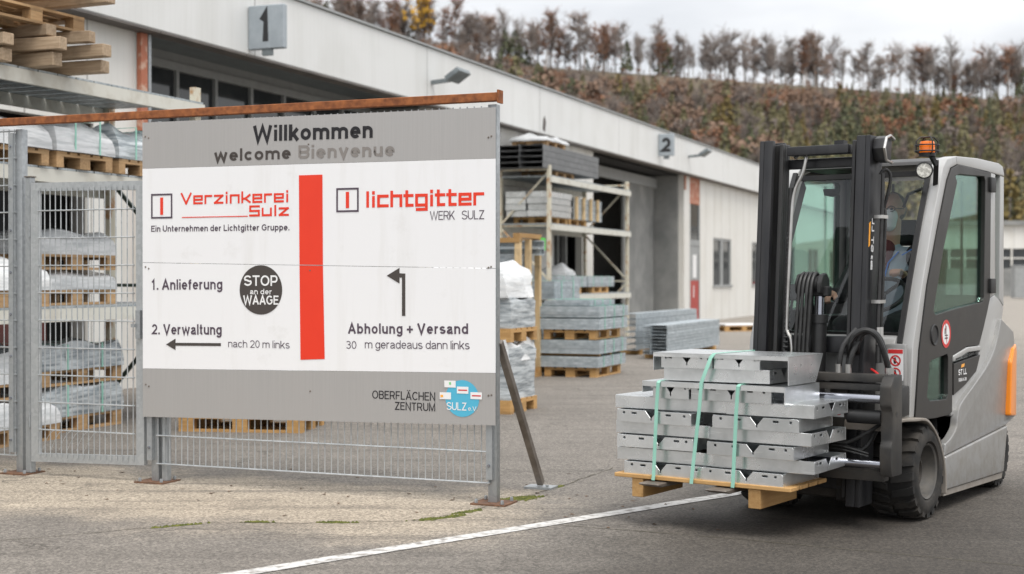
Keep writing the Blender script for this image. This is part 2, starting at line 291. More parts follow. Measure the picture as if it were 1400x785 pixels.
# ---------------------------------------------------------------- mesh builder
class B:
    def __init__(s, sm=0): s.bm = bmesh.new(); s.T = Matrix.Identity(4); s.sm = sm
    def v(s, p): return s.bm.verts.new(s.T @ Vector(p))
    def f(s, vs):
        try: return s.bm.faces.new(vs)
        except ValueError: return None
    def box(s, x0, x1, y0, y1, z0, z1, rot=None, at=None):
        m = s.T
        if rot is not None: s.T = m @ Matrix.Translation(at) @ rot
        p = [s.v((x, y, z)) for z in (z0, z1) for y in (y0, y1) for x in (x0, x1)]
        for q in ((0, 2, 3, 1), (4, 5, 7, 6), (0, 1, 5, 4), (2, 6, 7, 3), (0, 4, 6, 2), (1, 3, 7, 5)): s.f([p[i] for i in q])
        s.T = m; return s
    def prism(s, poly, a0, a1, axis='y', holes=()):
        """poly of 2-D points; axis y: (x,z), axis x: (y,z), axis z: (x,y)"""
        def P(u, w, a): return (u, a, w) if axis == 'y' else (a, u, w) if axis == 'x' else (u, w, a)
        if not holes:
            A = [s.v(P(u, w, a0)) for u, w in poly]; Bv = [s.v(P(u, w, a1)) for u, w in poly]
            s.f(A[::-1]); s.f(Bv); n = len(poly)
            for i in range(n): s.f([A[i], A[(i+1) % n], Bv[(i+1) % n], Bv[i]])
            return s
        tb = bmesh.new(); es = []
        for lp in (poly, *holes):
            vs = [tb.verts.new(P(u, w, a0)) for u, w in lp]
            es += [tb.edges.new((vs[i], vs[(i+1) % len(vs)])) for i in range(len(vs))]
        bmesh.ops.triangle_fill(tb, edges=es, use_beauty=True)
        tb.verts.index_update(); idx = [v.co.copy() for v in tb.verts]
        A = [s.v(c) for c in idx]
        d = Vector(P(0, 0, a1)) - Vector(P(0, 0, a0)); Bv = [s.v(c + d) for c in idx]
        for fc in tb.faces:
            ii = [v.index for v in fc.verts]; s.f([A[i] for i in ii]); s.f([Bv[i] for i in ii[::-1]])
        k = 0
        for lp in (poly, *holes):
            n = len(lp)
            for i in range(n): s.f([A[k+i], A[k+(i+1) % n], Bv[k+(i+1) % n], Bv[k+i]])
            k += n
        tb.free(); return s
    def tube(s, pts, r, seg=10, caps=True):
        pts = [Vector(p) for p in pts]; rings = []
        if s.sm and len(pts) > 2:          # hoses: a smooth curve through the points
            o = []
            for i in range(len(pts)-1):
                p0, p1, p2, p3 = pts[max(i-1, 0)], pts[i], pts[i+1], pts[min(i+2, len(pts)-1)]
                for k in range(s.sm):
                    t = k/s.sm; o.append(.5*((2*p1)+(p2-p0)*t+(2*p0-5*p1+4*p2-p3)*t*t+(3*p1-p0-3*p2+p3)*t**3))
            pts = o + [pts[-1]]
        rr = r if hasattr(r, '__len__') else [r]*len(pts)
        up = Vector((0, 0, 1)); prev = None
        for i, p in enumerate(pts):
            d = (pts[min(i+1, len(pts)-1)] - pts[max(i-1, 0)]).normalized()
            if prev is None:
                a = d.cross(up if abs(d.z) < .9 else Vector((1, 0, 0))).normalized()
            else: a = (prev - d*prev.dot(d)).normalized()
            prev = a; b = d.cross(a)
            rings.append([s.v(p + (a*cos(2*pi*k/seg) + b*sin(2*pi*k/seg))*rr[i]) for k in range(seg)])
        for q, w in zip(rings, rings[1:]):
            for k in range(seg): s.f([q[k], q[(k+1) % seg], w[(k+1) % seg], w[k]])
        if caps: s.f(rings[0][::-1]); s.f(rings[-1])
        return s
    def bar(s, p, q, w, h, up=(0, 0, 1)):
        p, q = Vector(p), Vector(q); d = q - p; L = d.length; d.normalize(); u = Vector(up)
        if abs(d.dot(u)) > .98: u = Vector((1, 0, 0))
        y = u.cross(d).normalized(); z = d.cross(y)
        m = Matrix((d, y, z)).transposed().to_4x4()
        return s.box(0, L, -w/2, w/2, -h/2, h/2, m, p)
    def lathe(s, prof, seg=32, axis='y', c=(0, 0, 0), caps=True):
        """prof of (r, a); closed loop if first == last"""
        c = Vector(c); rings = []
        for r, a in prof:
            rg = []
            for k in range(seg):
                t = 2*pi*k/seg
                rg.append(s.v(c + Vector((r*cos(t), a, r*sin(t)) if axis == 'y' else (a, r*cos(t), r*sin(t)) if axis == 'x' else (r*cos(t), r*sin(t), a))))
            rings.append(rg)
        for q, w in zip(rings, rings[1:]):
            for k in range(seg): s.f([q[k], q[(k+1) % seg], w[(k+1) % seg], w[k]])
        if caps and prof[0][0] > 1e-3 and prof[0] != prof[-1]: s.f(rings[0][::-1]); s.f(rings[-1])
        return s
    def obj(s, name, m, parent=None, bevel=0, seg=2, ang=32, smooth=True):
        bmesh.ops.recalc_face_normals(s.bm, faces=s.bm.faces)
        if bevel:
            es = [e for e in s.bm.edges if len(e.link_faces) == 2 and e.calc_face_angle(0) > R(28)]
            bmesh.ops.bevel(s.bm, geom=es, offset=bevel, segments=seg, profile=.6, affect='EDGES', clamp_overlap=True)
        me = bpy.data.meshes.new(name); s.bm.to_mesh(me); s.bm.free()
        if m is not None:
            for k in (m if isinstance(m, (list, tuple)) else [m]): me.materials.append(k)
        if smooth:
            me.polygons.foreach_set('use_smooth', [True]*len(me.polygons)); me.set_sharp_from_angle(angle=R(ang))
        o = bpy.data.objects.new(name, me); C.objects.link(o)
        if parent is not None: o.parent = parent
        return o

def tag(o, label, cat, group=None):
    o['label'] = label; o['category'] = cat
    if group: o['group'] = group
    return o
def thing(name, label, cat, loc=(0, 0, 0), rz=0, group=None):
    o = bpy.data.objects.new(name, None); C.objects.link(o); o.location = loc; o.rotation_euler = (0, 0, rz); o.empty_display_size = .2
    return tag(o, label, cat, group)
def struct(o): o['kind'] = 'structure'; return o
def place(o, loc, rz=0): o.location = loc; o.rotation_euler = (0, 0, rz); return o
KIDS = {}
def dup(root, loc, rz, label=None, group=None):
    def cp(o, par):
        c = o.copy(); C.objects.link(c)
        if par is not None: c.parent = par
        for ch in o.children: cp(ch, c)
        return c
    r = cp(root, None); r.location = loc; r.rotation_euler = (0, 0, rz)
    if label: r['label'] = label
    if group: r['group'] = group
    return r

def _arc(cx, cy, rx, ry, a0, a1, n=14): return [(cx+rx*cos(R(a0+(a1-a0)*i/n)), cy+ry*sin(R(a0+(a1-a0)*i/n))) for i in range(n+1)]
def glyph(c, t, K=.72, X=.53, Dn=-.20):
    """a plain grotesque letter as centre lines of strokes of weight t: (advance, [polylines]); capital height .72"""
    o = t/2; k = K-o; x = X-o; d = Dn+o; l = o
    if c in 'oO0':
        w, h = (.50, x) if c == 'o' else (.70, k) if c == 'O' else (.48, k); e = _arc((w)/2, (h+o)/2, w/2-o, (h-o)/2, 90, 450, 28); return w, [e]
    bowl = lambda flip, w=.50: _arc(w/2, (x+o)/2, w/2-o, (x-o)/2, 90, 450, 28)
    if c == 'W': return .94, [[(o, K), (.25, 0+o*.2), (.47, K-o), (.69, o*.2), (.94-o, K)]]
    if c == 'V': return .66, [[(o*.9, K), (.33, o*.3), (.66-o*.9, K)]]
    if c == 'v': return .50, [[(o*.9, X), (.25, o*.3), (.50-o*.9, X)]]
    if c == 'w': return .74, [[(o*.9, X), (.20, o*.3), (.37, X-o), (.54, o*.3), (.74-o*.9, X)]]
    if c == 'i': return t, [[(o, 0), (o, X-.015)], [(o, K-t*.74), (o, K+.01)]]
    if c == 'l': return t, [[(o, 0), (o, K)]]
    if c == 'k': return .46, [[(o, 0), (o, K)], [(.45-o*.6, X), (o+t*.3, .20)], [(.19, .30), (.47-o*.6, 0)]]
    if c == 'm': return .78, [[(o, 0), (o, X)], [(o, .30)] + _arc(.225, x-.15, .225-o, .15, 150, 0, 9) + [(.39+.0, 0)] if 0 else [(o, .3)] + _arc(.39/2+o/2, x-.13, .39/2-o/2, .13, 160, 0, 10) + [(.39, 0)], [(.39, .3)] + _arc(.39+.39/2-o/2, x-.13, .39/2-o/2, .13, 160, 0, 10) + [(.78-o, 0)]]
    if c == 'n': return .47, [[(o, 0), (o, X)], [(o, .3)] + _arc(.235, x-.15, .235-o, .15, 165, 0, 12) + [(.47-o, 0)]]
    if c == 'h': return .47, [[(o, 0), (o, K)], [(o, .3)] + _arc(.235, x-.15, .235-o, .15, 165, 0, 12) + [(.47-o, 0)]]
    if c == 'u': return .47, [[(.47-o, 0), (.47-o, X)], [(o, X), (o, .2)] + _arc(.235, o+.14, .235-o, .14, 180, 345, 12)]
    if c == 'r': return .30, [[(o, 0), (o, X)], [(o, .28)] + _arc(.25, x-.16, .25-o, .16, 170, 80, 8)]
    if c == 'e': return .49, [[(o, .27), (.49-o, .27)] + _arc(.245, (x+o)/2, .245-o, (x-o)/2, 4, 318, 24)]
    if c == 'c': return .46, [_arc(.245, (x+o)/2, .245-o, (x-o)/2, 42, 318, 24)]
    if c == 'a': return .48, [_arc(.225, x-.14, .225-o, .14, 165, 10, 12) + [(.45-o, .36), (.45-o, .1), (.48-o*.6, 0)], [(.45-o, .31), (.2, .28)] + _arc(.165, .145, .165-o, .145-o, 75, 285, 14) + [(.25, o), (.45-o, .13)]]
    if c == 'd': return .50, [[(.50-o, 0), (.50-o, K)], bowl(0)]
    if c == 'b': return .50, [[(o, 0), (o, K)], bowl(0)]
    if c == 'p': return .50, [[(o, Dn), (o, X)], bowl(0)]
    if c == 'g': return .49, [[(.49-o, X), (.49-o, .02)] + _arc(.235, d+.15, .255-o, .15, 0, -155, 14), _arc(.245, (x+o)/2, .245-o, (x-o)/2, 90, 450, 28)]
    if c == 't': return .28, [[(.12, K-.02), (.12, .13)] + _arc(.12+.11, .13, .11, .13-o, 180, 280, 8), [(0, x), (.27, x)]]
    if c == 'f': return .28, [[(.12, 0), (.12, K-.14)] + _arc(.24, K-.14, .12, .14-o, 180, 80, 8), [(0, x), (.27, x)]]
    if c == 's': return .44, [_arc(.22, x-.115, .20-o*.6, .115, 30, 200, 12) + [(.10, .30), (.34, .23)] + _arc(.22, o+.115, .215-o*.6, .115, 20, -155, 12)]
    if c == 'S': return .60, [_arc(.30, k-.165, .27-o*.5, .165, 25, 215, 14) + [(.16, .41), (.44, .31)] + _arc(.30, o+.175, .29-o*.5, .175, 30, -160, 14)]
    if c == 'B': return .58, [[(o, o), (o, k), (.34, k)] + _arc(.34, k-.145, .17, .145, 90, -90, 12)[1:] + [(o, k-.29)], [(.34, k-.29)] + _arc(.36, (k-.29+o)/2, .58-.36-o, (k-.29-o)/2, 90, -90, 12) + [(o, o)]]
    if c == 'E': return .52, [[(.52, k), (o, k), (o, o), (.52, o)], [(o, .38), (.47, .38)]]
    if c == 'F': return .50, [[(.50, k), (o, k), (o, 0)], [(o, .36), (.44, .36)]]
    if c == 'L': return .48, [[(o, K), (o, o), (.48, o)]]
    if c == 'U': return .60, [[(o, K), (o, .26)] + _arc(.30, .26, .30-o, .26-o, 180, 360, 16) + [(.60-o, K)]]
    if c == 'A': return .66, [[(o*.8, 0), (.33, k+o*.4), (.66-o*.8, 0)], [(.14, .24), (.52, .24)]]
    if c == 'Ä': w, st = glyph('A', t); return w, st + [[(.20, K+.05), (.20, K+.05+t)], [(.46, K+.05), (.46, K+.05+t)]]
    if c == 'G': return .68, [_arc(.35, (k+o)/2, .35-o, (k-o)/2, 42, 325, 24) + [(.66-o, .36), (.40, .36)]]
    if c == 'C': return .64, [_arc(.35, (k+o)/2, .35-o, (k-o)/2, 42, 318, 24)]
    if c == 'T': return .56, [[(0, k), (.56, k)], [(.28, 0), (.28, k)]]
    if c == 'P': return .56, [[(o, 0), (o, k), (.34, k)] + _arc(.35, k-.19, .21-o, .19, 90, -90, 12) + [(o, k-.38)]]
    if c == 'R': return .60, [[(o, 0), (o, k), (.34, k)] + _arc(.36, k-.175, .22-o, .175, 90, -90, 12) + [(o, k-.35)], [(.34, k-.35), (.60-o, 0)]]
    if c == 'K': return .60, [[(o, 0), (o, K)], [(.58-o, K), (o+t*.3, .24)], [(.23, .40), (.60-o*.8, 0)]]
    if c == 'H': return .60, [[(o, 0), (o, K)], [(.6-o, 0), (.6-o, K)], [(o, .37), (.6-o, .37)]]
    if c == 'N': return .60, [[(o, 0), (o, K), (.60-o, 0), (.60-o, K)]]
    if c == 'M': return .70, [[(o, 0), (o, K), (.35, .06), (.70-o, K), (.70-o, 0)]]
    if c == 'Z': return .56, [[(.02, k), (.54-o, k), (.02+o, o), (.56, o)]]
    if c == 'X': return .60, [[(o, 0), (.6-o, K)], [(o, K), (.6-o, 0)]]
    if c == '1': return .34, [[(.02, .52), (.24-o, K-.03), (.24-o, 0)]]
    if c == '2': return .50, [_arc(.25, k-.19, .25-o, .19, 165, -35, 14) + [(.06, o), (.50, o)]]
    if c == '3': return .50, [_arc(.24, k-.15, .20-o*.3, .15, 150, -80, 12) + [(.2, .39)], [(.26, .39)] + _arc(.25, (o+.39)/2, .25-o, (.39-o)/2, 75, -150, 14)]
    if c == '6': return .50, [_arc(.25, .235, .25-o, .235-o, 90, 450, 24), _arc(.29, .30, .29-o, k-.30, 60, 180, 14)]
    if c == '+': return .50, [[(0, .30), (.5, .30)], [(.25, .05), (.25, .55)]]
    if c == '.': return t*1.1, [[(t*.55, 0), (t*.55, t*1.1)]]
    if c == '-': return .3, [[(0, .27), (.3, .27)]]
    return .2, []
def stroke_text(b, s, x0, x1, z0, h, th, y, P=None, space=.085):
    """line of text from x0 to x1 with capitals h high; th = stroke weight in capital heights; P maps (u, depth, v)"""
    t = th*.72; sc = h/.72; adv = []
    for c in s: adv.append(.24 if c == ' ' else glyph(c, t)[0] + space)
    tot = sum(adv) - space; sx = (x1-x0)/tot; x = 0; kk = 0
    for c, a in zip(s, adv):
        T2 = t*sc/2*(1.12 if c in 'WVvwkKAMNZX' else 1)
        if c != ' ':
            for pl in glyph(c, t)[1]:
                q = [Vector((x0+(x+u)*sx, z0+w*sc)) for u, w in pl]; closed = (q[0]-q[-1]).length < 1e-6
                if closed: q = q[:-1]
                n = len(q); Lf = []; Rt = []
                for i in range(n):
                    d0 = (q[i]-q[i-1]) if (i or closed) else None; d1 = (q[(i+1) % n]-q[i]) if (i < n-1 or closed) else None
                    d0 = d0.normalized() if d0 is not None else None; d1 = d1.normalized() if d1 is not None else None
                    if d0 is None: nn = Vector((-d1.y, d1.x)); m = 1
                    elif d1 is None: nn = Vector((-d0.y, d0.x)); m = 1
                    else:
                        nn = Vector((-d0.y-d1.y, d0.x+d1.x)); nn = nn.normalized() if nn.length > 1e-6 else Vector((-d0.y, d0.x)); m = min(1/max(.3, nn.dot(Vector((-d0.y, d0.x)))), 2.4)
                    Lf.append(q[i]+nn*T2*m); Rt.append(q[i]-nn*T2*m)
                yy = y - .00025*(kk % 6); kk += 1; mk = (lambda p: (p.x, yy, p.y)) if P is None else (lambda p: P(p.x, yy, p.y))
                A = [b.v(mk(p)) for p in Lf]; D = [b.v(mk(p)) for p in Rt]
                for i in range(n if closed else n-1): b.f([A[i], A[(i+1) % n], D[(i+1) % n], D[i]])
        x += a
    return b

# ================================================================ GROUND, ROAD MARKINGS, HILL
UX = Vector((.36825518, .92972476, 0)); ANG_B = atan2(UX.y, UX.x)      # along the hall
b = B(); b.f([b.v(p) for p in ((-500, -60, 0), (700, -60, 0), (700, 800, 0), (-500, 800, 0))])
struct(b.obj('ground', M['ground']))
def sheet(name, poly, z, m):
    b = B(); b.f([b.v((x, y, z)) for x, y in poly]); return struct(b.obj(name, m))
d = Vector((2.67, 2.44)).normalized(); n = Vector((-d.y, d.x))*.058; p0 = Vector((-1.32, 6.96)) - d*3; p1 = Vector((1.35, 9.4)) + d*.75
b = B(); N = 40; L_ = []; Rr = []
for i in range(N+1):
    p = p0.lerp(p1, i/N); j = rng.uniform(-.004, .004); L_.append(b.v((p.x+n.x+j, p.y+n.y, .004))); Rr.append(b.v((p.x-n.x+j, p.y-n.y, .004)))
for i in range(N): b.f([L_[i], L_[i+1], Rr[i+1], Rr[i]])
struct(b.obj('road_marking', M['white_line']))
# a crack in the surface running below the fence and on towards the hall
M['crack'] = mat('dark_crack', (.06, .055, .035), (.13, .115, .08), 6, .95)
cr = [(-4.2, 7.5), (-2.82, 7.83), (-2.61, 7.94), (-1.8, 8.41), (-1.29, 8.39), (-.61, 8.46), (-.27, 8.81), (0, 9.27), (.3, 9.79), (.78, 10.84), (2.0, 13.9)]
def ribbon(name, pts, w, z, m, jit=.012):
    P = []
    for a, c in zip(pts, pts[1:]):
        for i in range(10): P.append(Vector(a).lerp(Vector(c), i/10))
    P.append(Vector(pts[-1])); b = B(); q = []
    for i, p in enumerate(P):
        t = (P[min(i+1, len(P)-1)] - P[max(i-1, 0)]).normalized(); nn = Vector((-t.y, t.x)); ww = w*rng.uniform(.35, 1.3); p = p + nn*rng.uniform(-jit, jit)
        q.append((b.v((p.x+nn.x*ww, p.y+nn.y*ww, z)), b.v((p.x-nn.x*ww, p.y-nn.y*ww, z))))
    for a, c in zip(q, q[1:]): b.f([a[0], c[0], c[1], a[1]])
    return struct(b.obj(name, m))
ribbon('pavement_crack', cr[:-1], .0038, .003, M['crack'])
ribbon('pavement_joint', [(.2, 8.35), (.6, 8.18), (1.3, 7.85), (2.57, 7.14), (4, 6.3)], .004, .003, M['crack'], .006)

# hill with a ridge
RD, RF = 650.0, 190.0        # distance of the ridge and of the foot of the hill
def ridge(x):
    px = 700 + 1944*x/RD
    y = 88 + (px-700)*(.0714 if px > 700 else .155); y = max(-20, min(175, y))
    return 1.45 + RD*(380-y)/1944
def hill_z(x, y):
    if y < RF: return -.5
    t = (y-RF)/(RD-RF)
    if t <= 1: return ridge(x)*(t**1.22)*(1 - .03*(1-t)*sin(x*.05+y*.03)) - .4
    return ridge(x) - .4 - (y-RD)*.12
b = B(); xs = np.linspace(-420, 560, 99); ys = list(np.linspace(RF, RD, 36)) + [680, 760]
g = [[b.v((x, y, hill_z(x, y))) for x in xs] for y in ys]
for i in range(len(ys)-1):
    for j in range(len(xs)-1): b.f([g[i][j], g[i][j+1], g[i+1][j+1], g[i+1][j]])
M['hill'] = mat('leaf_litter_slope', (.14, .095, .065), (.10, .09, .055), .12, .95)
struct(b.obj('hill', M['hill'], ang=80))

# trees: templates as raw triangles/quads, leaf clumps of many small faces
def tpl(kind, seed):
    r = random.Random(seed); V = []; F = []; MI = []
    def quad(c, s, mi, n=None, stretch=1):
        a = Vector((r.gauss(0, 1), r.gauss(0, 1), r.gauss(0, 1))).normalized(); u = a.orthogonal().normalized(); w = a.cross(u); k = len(V)
        for i, j in ((-1, -1), (1, -1), (1, 1), (-1, 1)): V.append(tuple(Vector(c) + (u*i*stretch + w*j)*s*r.uniform(.6, 1.2)))
        F.append((k, k+1, k+2, k+3)); MI.append(mi)
    def limb(p, q, r0, r1, mi=0):
        p, q = Vector(p), Vector(q); d = (q-p).normalized(); u = d.orthogonal().normalized(); w = d.cross(u); k = len(V)
        for (c, rr) in ((p, r0), (q, r1)):
            for i in range(3): V.append(tuple(c + (u*cos(i*2.094)+w*sin(i*2.094))*rr))
        for i in range(3): F.append((k+i, k+(i+1) % 3, k+3+(i+1) % 3, k+3+i)); MI.append(mi)
    H = 1.0
    if kind == 'conifer':
        limb((0, 0, 0), (0, 0, .95), .02, .006)
        for i in range(240):
            t = r.random()**1.25; z = .12 + .88*t; rad = .20*(1-t)**.8*(.55+.6*r.random()) + .012; a = r.random()*6.28
            quad((cos(a)*rad, sin(a)*rad, z-.03*r.random()), .020+.020*(1-t), 1)
    elif kind == 'leafy':
        limb((0, 0, 0), (0, 0, .6), .02, .01)
        cl = [(r.gauss(0, .13), r.gauss(0, .13), r.uniform(.42, .92), r.uniform(.09, .17)) for _ in range(11)]
        for c in cl:
            limb((0, 0, .3), c[:3], .010, .003)
            for i in range(24):
                d_ = Vector((r.gauss(0, 1), r.gauss(0, 1), r.gauss(0, 1))).normalized()*c[3]*r.uniform(.5, 1); quad((c[0]+d_.x, c[1]+d_.y, c[2]+d_.z*.9), r.uniform(.016, .03), 1)
    else:   # bare: trunk, limbs, twigs
        x, y = r.uniform(-.03, .03), r.uniform(-.03, .03); limb((0, 0, 0), (x, y, .5), .017, .012); limb((x, y, .5), (x*2, y*2, .88), .012, .004)
        sp_ = r.uniform(.13, .24)
        for i in range(34):
            h = r.uniform(.30, .88); a = r.random()*6.28; ln = sp_*r.uniform(.5, 1.1)*(1.2-h*.6)
            p = Vector((x*h*2, y*h*2, h)); q = p + Vector((cos(a)*ln, sin(a)*ln, ln*r.uniform(.5, 1.2))); limb(p, q, .0065, .003)
            for j in range(13):
                s_ = p.lerp(q, r.uniform(.3, 1)); e = s_ + Vector((r.gauss(0, .05), r.gauss(0, .05), abs(r.gauss(.04, .05)))); limb(s_, e, .0030, .0014, 1)
        if kind == 'rusty':
            for i in range(80):
                h = r.uniform(.25, .88); a = r.random()*6.28; ln = sp_*r.uniform(.1, .8); quad((cos(a)*ln, sin(a)*ln, h), r.uniform(.012, .02), 1)
    return np.array(V, dtype=np.float64), F, MI
def treecol(name, c, c2):
    m = mat(name, c, c2, .55, .9, vary=.3, lo=.3, hi=.7); t = m.node_tree; g = t.nodes.new('ShaderNodeNewGeometry'); k = t.nodes.new('ShaderNodeVectorMath'); k.operation = 'MULTIPLY_ADD'; k.inputs[1].default_value = (.55, .55, .55); k.inputs[2].default_value = (.05, -.28, .55)
    nn = t.nodes.new('ShaderNodeVectorMath'); nn.operation = 'NORMALIZE'; t.links.new(g.outputs['Normal'], k.inputs[0]); t.links.new(k.outputs[0], nn.inputs[0]); t.links.new(nn.outputs[0], t.nodes['Principled BSDF'].inputs['Normal']); t.nodes['Principled BSDF'].inputs['Specular IOR Level'].default_value = .1
    return m
M['bark'] = treecol('grey_bark', (.21, .185, .165), (.26, .23, .21))
FOL = [treecol('dark_conifer_needles', (.095, .105, .062), (.130, .135, .082)), treecol('olive_needles', (.165, .152, .085), (.20, .182, .10)),
       treecol('yellowing_larch', (.17, .13, .052), (.20, .155, .065)), treecol('brown_beech_leaves', (.205, .135, .098), (.25, .17, .125)),
       treecol('rust_leaves', (.225, .115, .07), (.265, .14, .088)), treecol('grey_twigs', (.20, .165, .145), (.25, .21, .185)), treecol('golden_leaves', (.36, .20, .03), (.42, .25, .05))]
T = {k: [tpl(k, 100*i+j) for j in range(5)] for i, k in enumerate(('conifer', 'leafy', 'bare', 'rusty'))}
pos = []; Vs = []; Ls = []; Ms = []; off = 0
fr = random.Random(3); npr = np.random.RandomState(5)
y = RF + 6
while y < RD - 1:
    x = -.165*y - 6 - fr.random()*4
    step = 6.8
    while x < (y*.40 + 14):
        xx = x + fr.uniform(-2.2, 2.2); yy = y + fr.uniform(-2.5, 2.5); px = 700 + 1944*xx/yy
        x += step*fr.uniform(.8, 1.25)
        if px < 360 or px > 1480: continue
        t = (yy-RF)/(RD-RF); q = fr.random(); pc = -.12 + .74*(1-t) + .55*(px-720)/700 + .30*sin(xx*.045+1)*sin(yy*.03); top = t > .80
        if top: pc *= .45
        if q < pc: kd, mi = 'conifer', (0 if fr.random() < .38 else 1 if fr.random() < .75 else 2)
        elif q < pc + (1-pc)*.55: kd, mi = 'leafy', fr.choice([3, 3, 5, 4, 2, 3, 1] if t < .35 else [3, 4, 3, 5, 4, 3, 3])
        else: kd, mi = 'bare', 5
        lf = max(0, min(1, (880-px)/260)); h = fr.choice([9, 13, 16, 19, 23])*fr.uniform(.85, 1.15)*(.62 + .38*lf)*max((max(.26, (1-t)*2.5) if t > .60 else 1), .42*lf)*(1.05 if kd == 'conifer' else 1)
        v, F, MI = T[kd][fr.randrange(5)]; a = fr.random()*6.28; ca, sa = cos(a)*h, sin(a)*h; w = fr.uniform(.7, 1.1) if kd == 'conifer' else fr.uniform(.9, 1.6)
        vv = np.empty_like(v); vv[:, 0] = (v[:, 0]*ca - v[:, 1]*sa)*w + xx; vv[:, 1] = (v[:, 0]*sa + v[:, 1]*ca)*w + yy; vv[:, 2] = v[:, 2]*h + hill_z(xx, yy)
        Vs.append(vv); fa = np.array(F) + off; off += len(v); Ls.append(fa); Ms.append(np.where(np.array(MI) == 0, 0, mi+1))
    y += 6.0
V = np.concatenate(Vs); Fq = np.concatenate(Ls); Mi = np.concatenate(Ms)
me = bpy.data.meshes.new('hillside_forest'); me.vertices.add(len(V)); me.vertices.foreach_set('co', V.ravel())
me.loops.add(Fq.size); me.loops.foreach_set('vertex_index', Fq.ravel().astype(np.int32)); me.polygons.add(len(Fq))
me.polygons.foreach_set('loop_start', np.arange(0, Fq.size, 4, dtype=np.int32)); me.polygons.foreach_set('material_index', Mi.astype(np.int32))
for m_ in (M['bark'], *FOL): me.materials.append(m_)
me.update(); fo = bpy.data.objects.new('hillside_forest', me); C.objects.link(fo); fo['kind'] = 'stuff'; tag(fo, 'autumn mixed forest covering the hillside behind the hall', 'forest')

def tplmesh(kd, i, mi):
    v, F, MI = T[kd][i]; out = []
    for want, m_, nm in ((0, M['bark'], 'trunk'), (1, FOL[mi], 'crown')):
        fs = [f for f, k in zip(F, MI) if k == want]; me = bpy.data.meshes.new(nm); me.from_pydata([tuple(p) for p in v], [], fs); me.materials.append(m_); out.append(me)
    return out
protos = {}
kinds = [('bare', 5, 'bare grey leafless tree standing on the hill ridge', 'bare_tree'), ('rusty', 4, 'leafless ridge tree still holding rust brown leaves', 'beech_tree'),
         ('rusty', 3, 'slender ridge tree with dull brown leaves against the sky', 'beech_tree'), ('conifer', 0, 'dark green conifer standing on the hill ridge', 'conifer_tree'), ('leafy', 6, 'tree with golden yellow crown on the left part of ridge', 'golden_tree')]
def ridge_tree(k, i, x, y, h, w):
    kd, mi, lab, nm = kinds[k]
    if (k, i) not in protos:
        t = thing(nm, lab, 'tree', group='trees on the ridge'); tm, cm = tplmesh(kd, i, mi)
        for me_, pn in ((tm, 'trunk'), (cm, 'crown')):
            o = bpy.data.objects.new(pn, me_); C.objects.link(o); o.parent = t
        protos[(k, i)] = t
    else: t = dup(protos[(k, i)], (0, 0, 0), 0)
    t.location = (x, y, hill_z(x, y)-.3); t.rotation_euler = (0, 0, fr.random()*6.28); t.scale = (h*w, h*w, h)
px = 392
while px < 1440:
    yy = RD + 2 + fr.uniform(-6, 16); xx = (px-700)*yy/1944
    k = 0 if fr.random() < (.78 if px > 820 else .40) else fr.choice([1, 2, 2, 1, 3])
    if k == 3 and px > 700 and fr.random() < .6: k = 0
    ridge_tree(k, fr.randrange(5), xx, yy, fr.choice([15, 19, 22, 24, 26])*fr.uniform(.9, 1.12)*(.7 if k == 3 else 1), fr.uniform(.8, 1.35))
    px += fr.choice([2, 2.5, 3, 4, 5, 6, 9, 13])*fr.uniform(.8, 1.2)
ridge_tree(4, 0, (572-700)*645/1944, 645, 30, 1.0)
print('forest faces', len(Fq))

# ================================================================ FACTORY HALL (local x along the hall, y into it)
B0 = Vector((5.89, 46.2, 0))
hall = thing('factory_hall', 'long white factory hall with deep pale fascia and two recessed gates', 'building', B0, ANG_B)
ZW = 4.72
def wall(s0, s1, z0=0, z1=ZW, m='facade', nm='facade_panel', y0=0, y1=.18): return B().box(s0, s1, y0, y1, z0, z1).obj(nm, M[m], hall)
wall(-44, -37.2); wall(-37.2, -30.35, 3.4); wall(-30.35, -29.5, y1=.05); wall(-20.4, -13.3); wall(-13.3, -11.2, 3.4); wall(-11.2, -10.32)
wall(-1.19, -.46); wall(.887, 2.73)
wins = [(2.73, 5.5), (9.0, 11.8), (15.2, 18), (21.4, 24.2), (27.6, 30.4)]
for i, (a, c) in enumerate(wins):
    wall(a, c, 0, 1.2); wall(a, c, 2.83); nx = wins[i+1][0] if i+1 < len(wins) else 40
    wall(c, nx)
    wf = B(); wf.box(a-.06, c+.06, -.05, .0, 1.12, 1.2); wf.box(a, c, .02, .12, 2.75, 2.83)
    for s0, s1 in ((a, a+.1), (c-.1, c), ((a+c)/2-.16, (a+c)/2+.16)): wf.box(s0, s1, .02, .12, 1.2, 2.75)
    w_ = wf.obj('window', M['frame_grey'], hall); B().box(a+.1, c-.1, .07, .09, 1.2, 2.75).obj('pane', M['window_dark'], w_)
# fascia, roof, soffits
fb = B(); fb.box(-44, 40, -.28, -.0, ZW+.0, 5.76); fb.obj('fascia', M['fascia'], hall, .015, 1)
B().box(-44, 40, -.32, -.02, 5.763, 5.80).obj('roof_edge', M['frame_grey'], hall)
B().box(-44, 40, -.02, 24, 5.2, 5.74).obj('roof', M['concrete'], hall)
B().box(3, 11, .6, 5, 5.75, 6.15).obj('roof_upstand', M['fascia'], hall)
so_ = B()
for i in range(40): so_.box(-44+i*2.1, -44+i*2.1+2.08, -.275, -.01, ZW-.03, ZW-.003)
so_.obj('soffit', M['soffit'], hall)
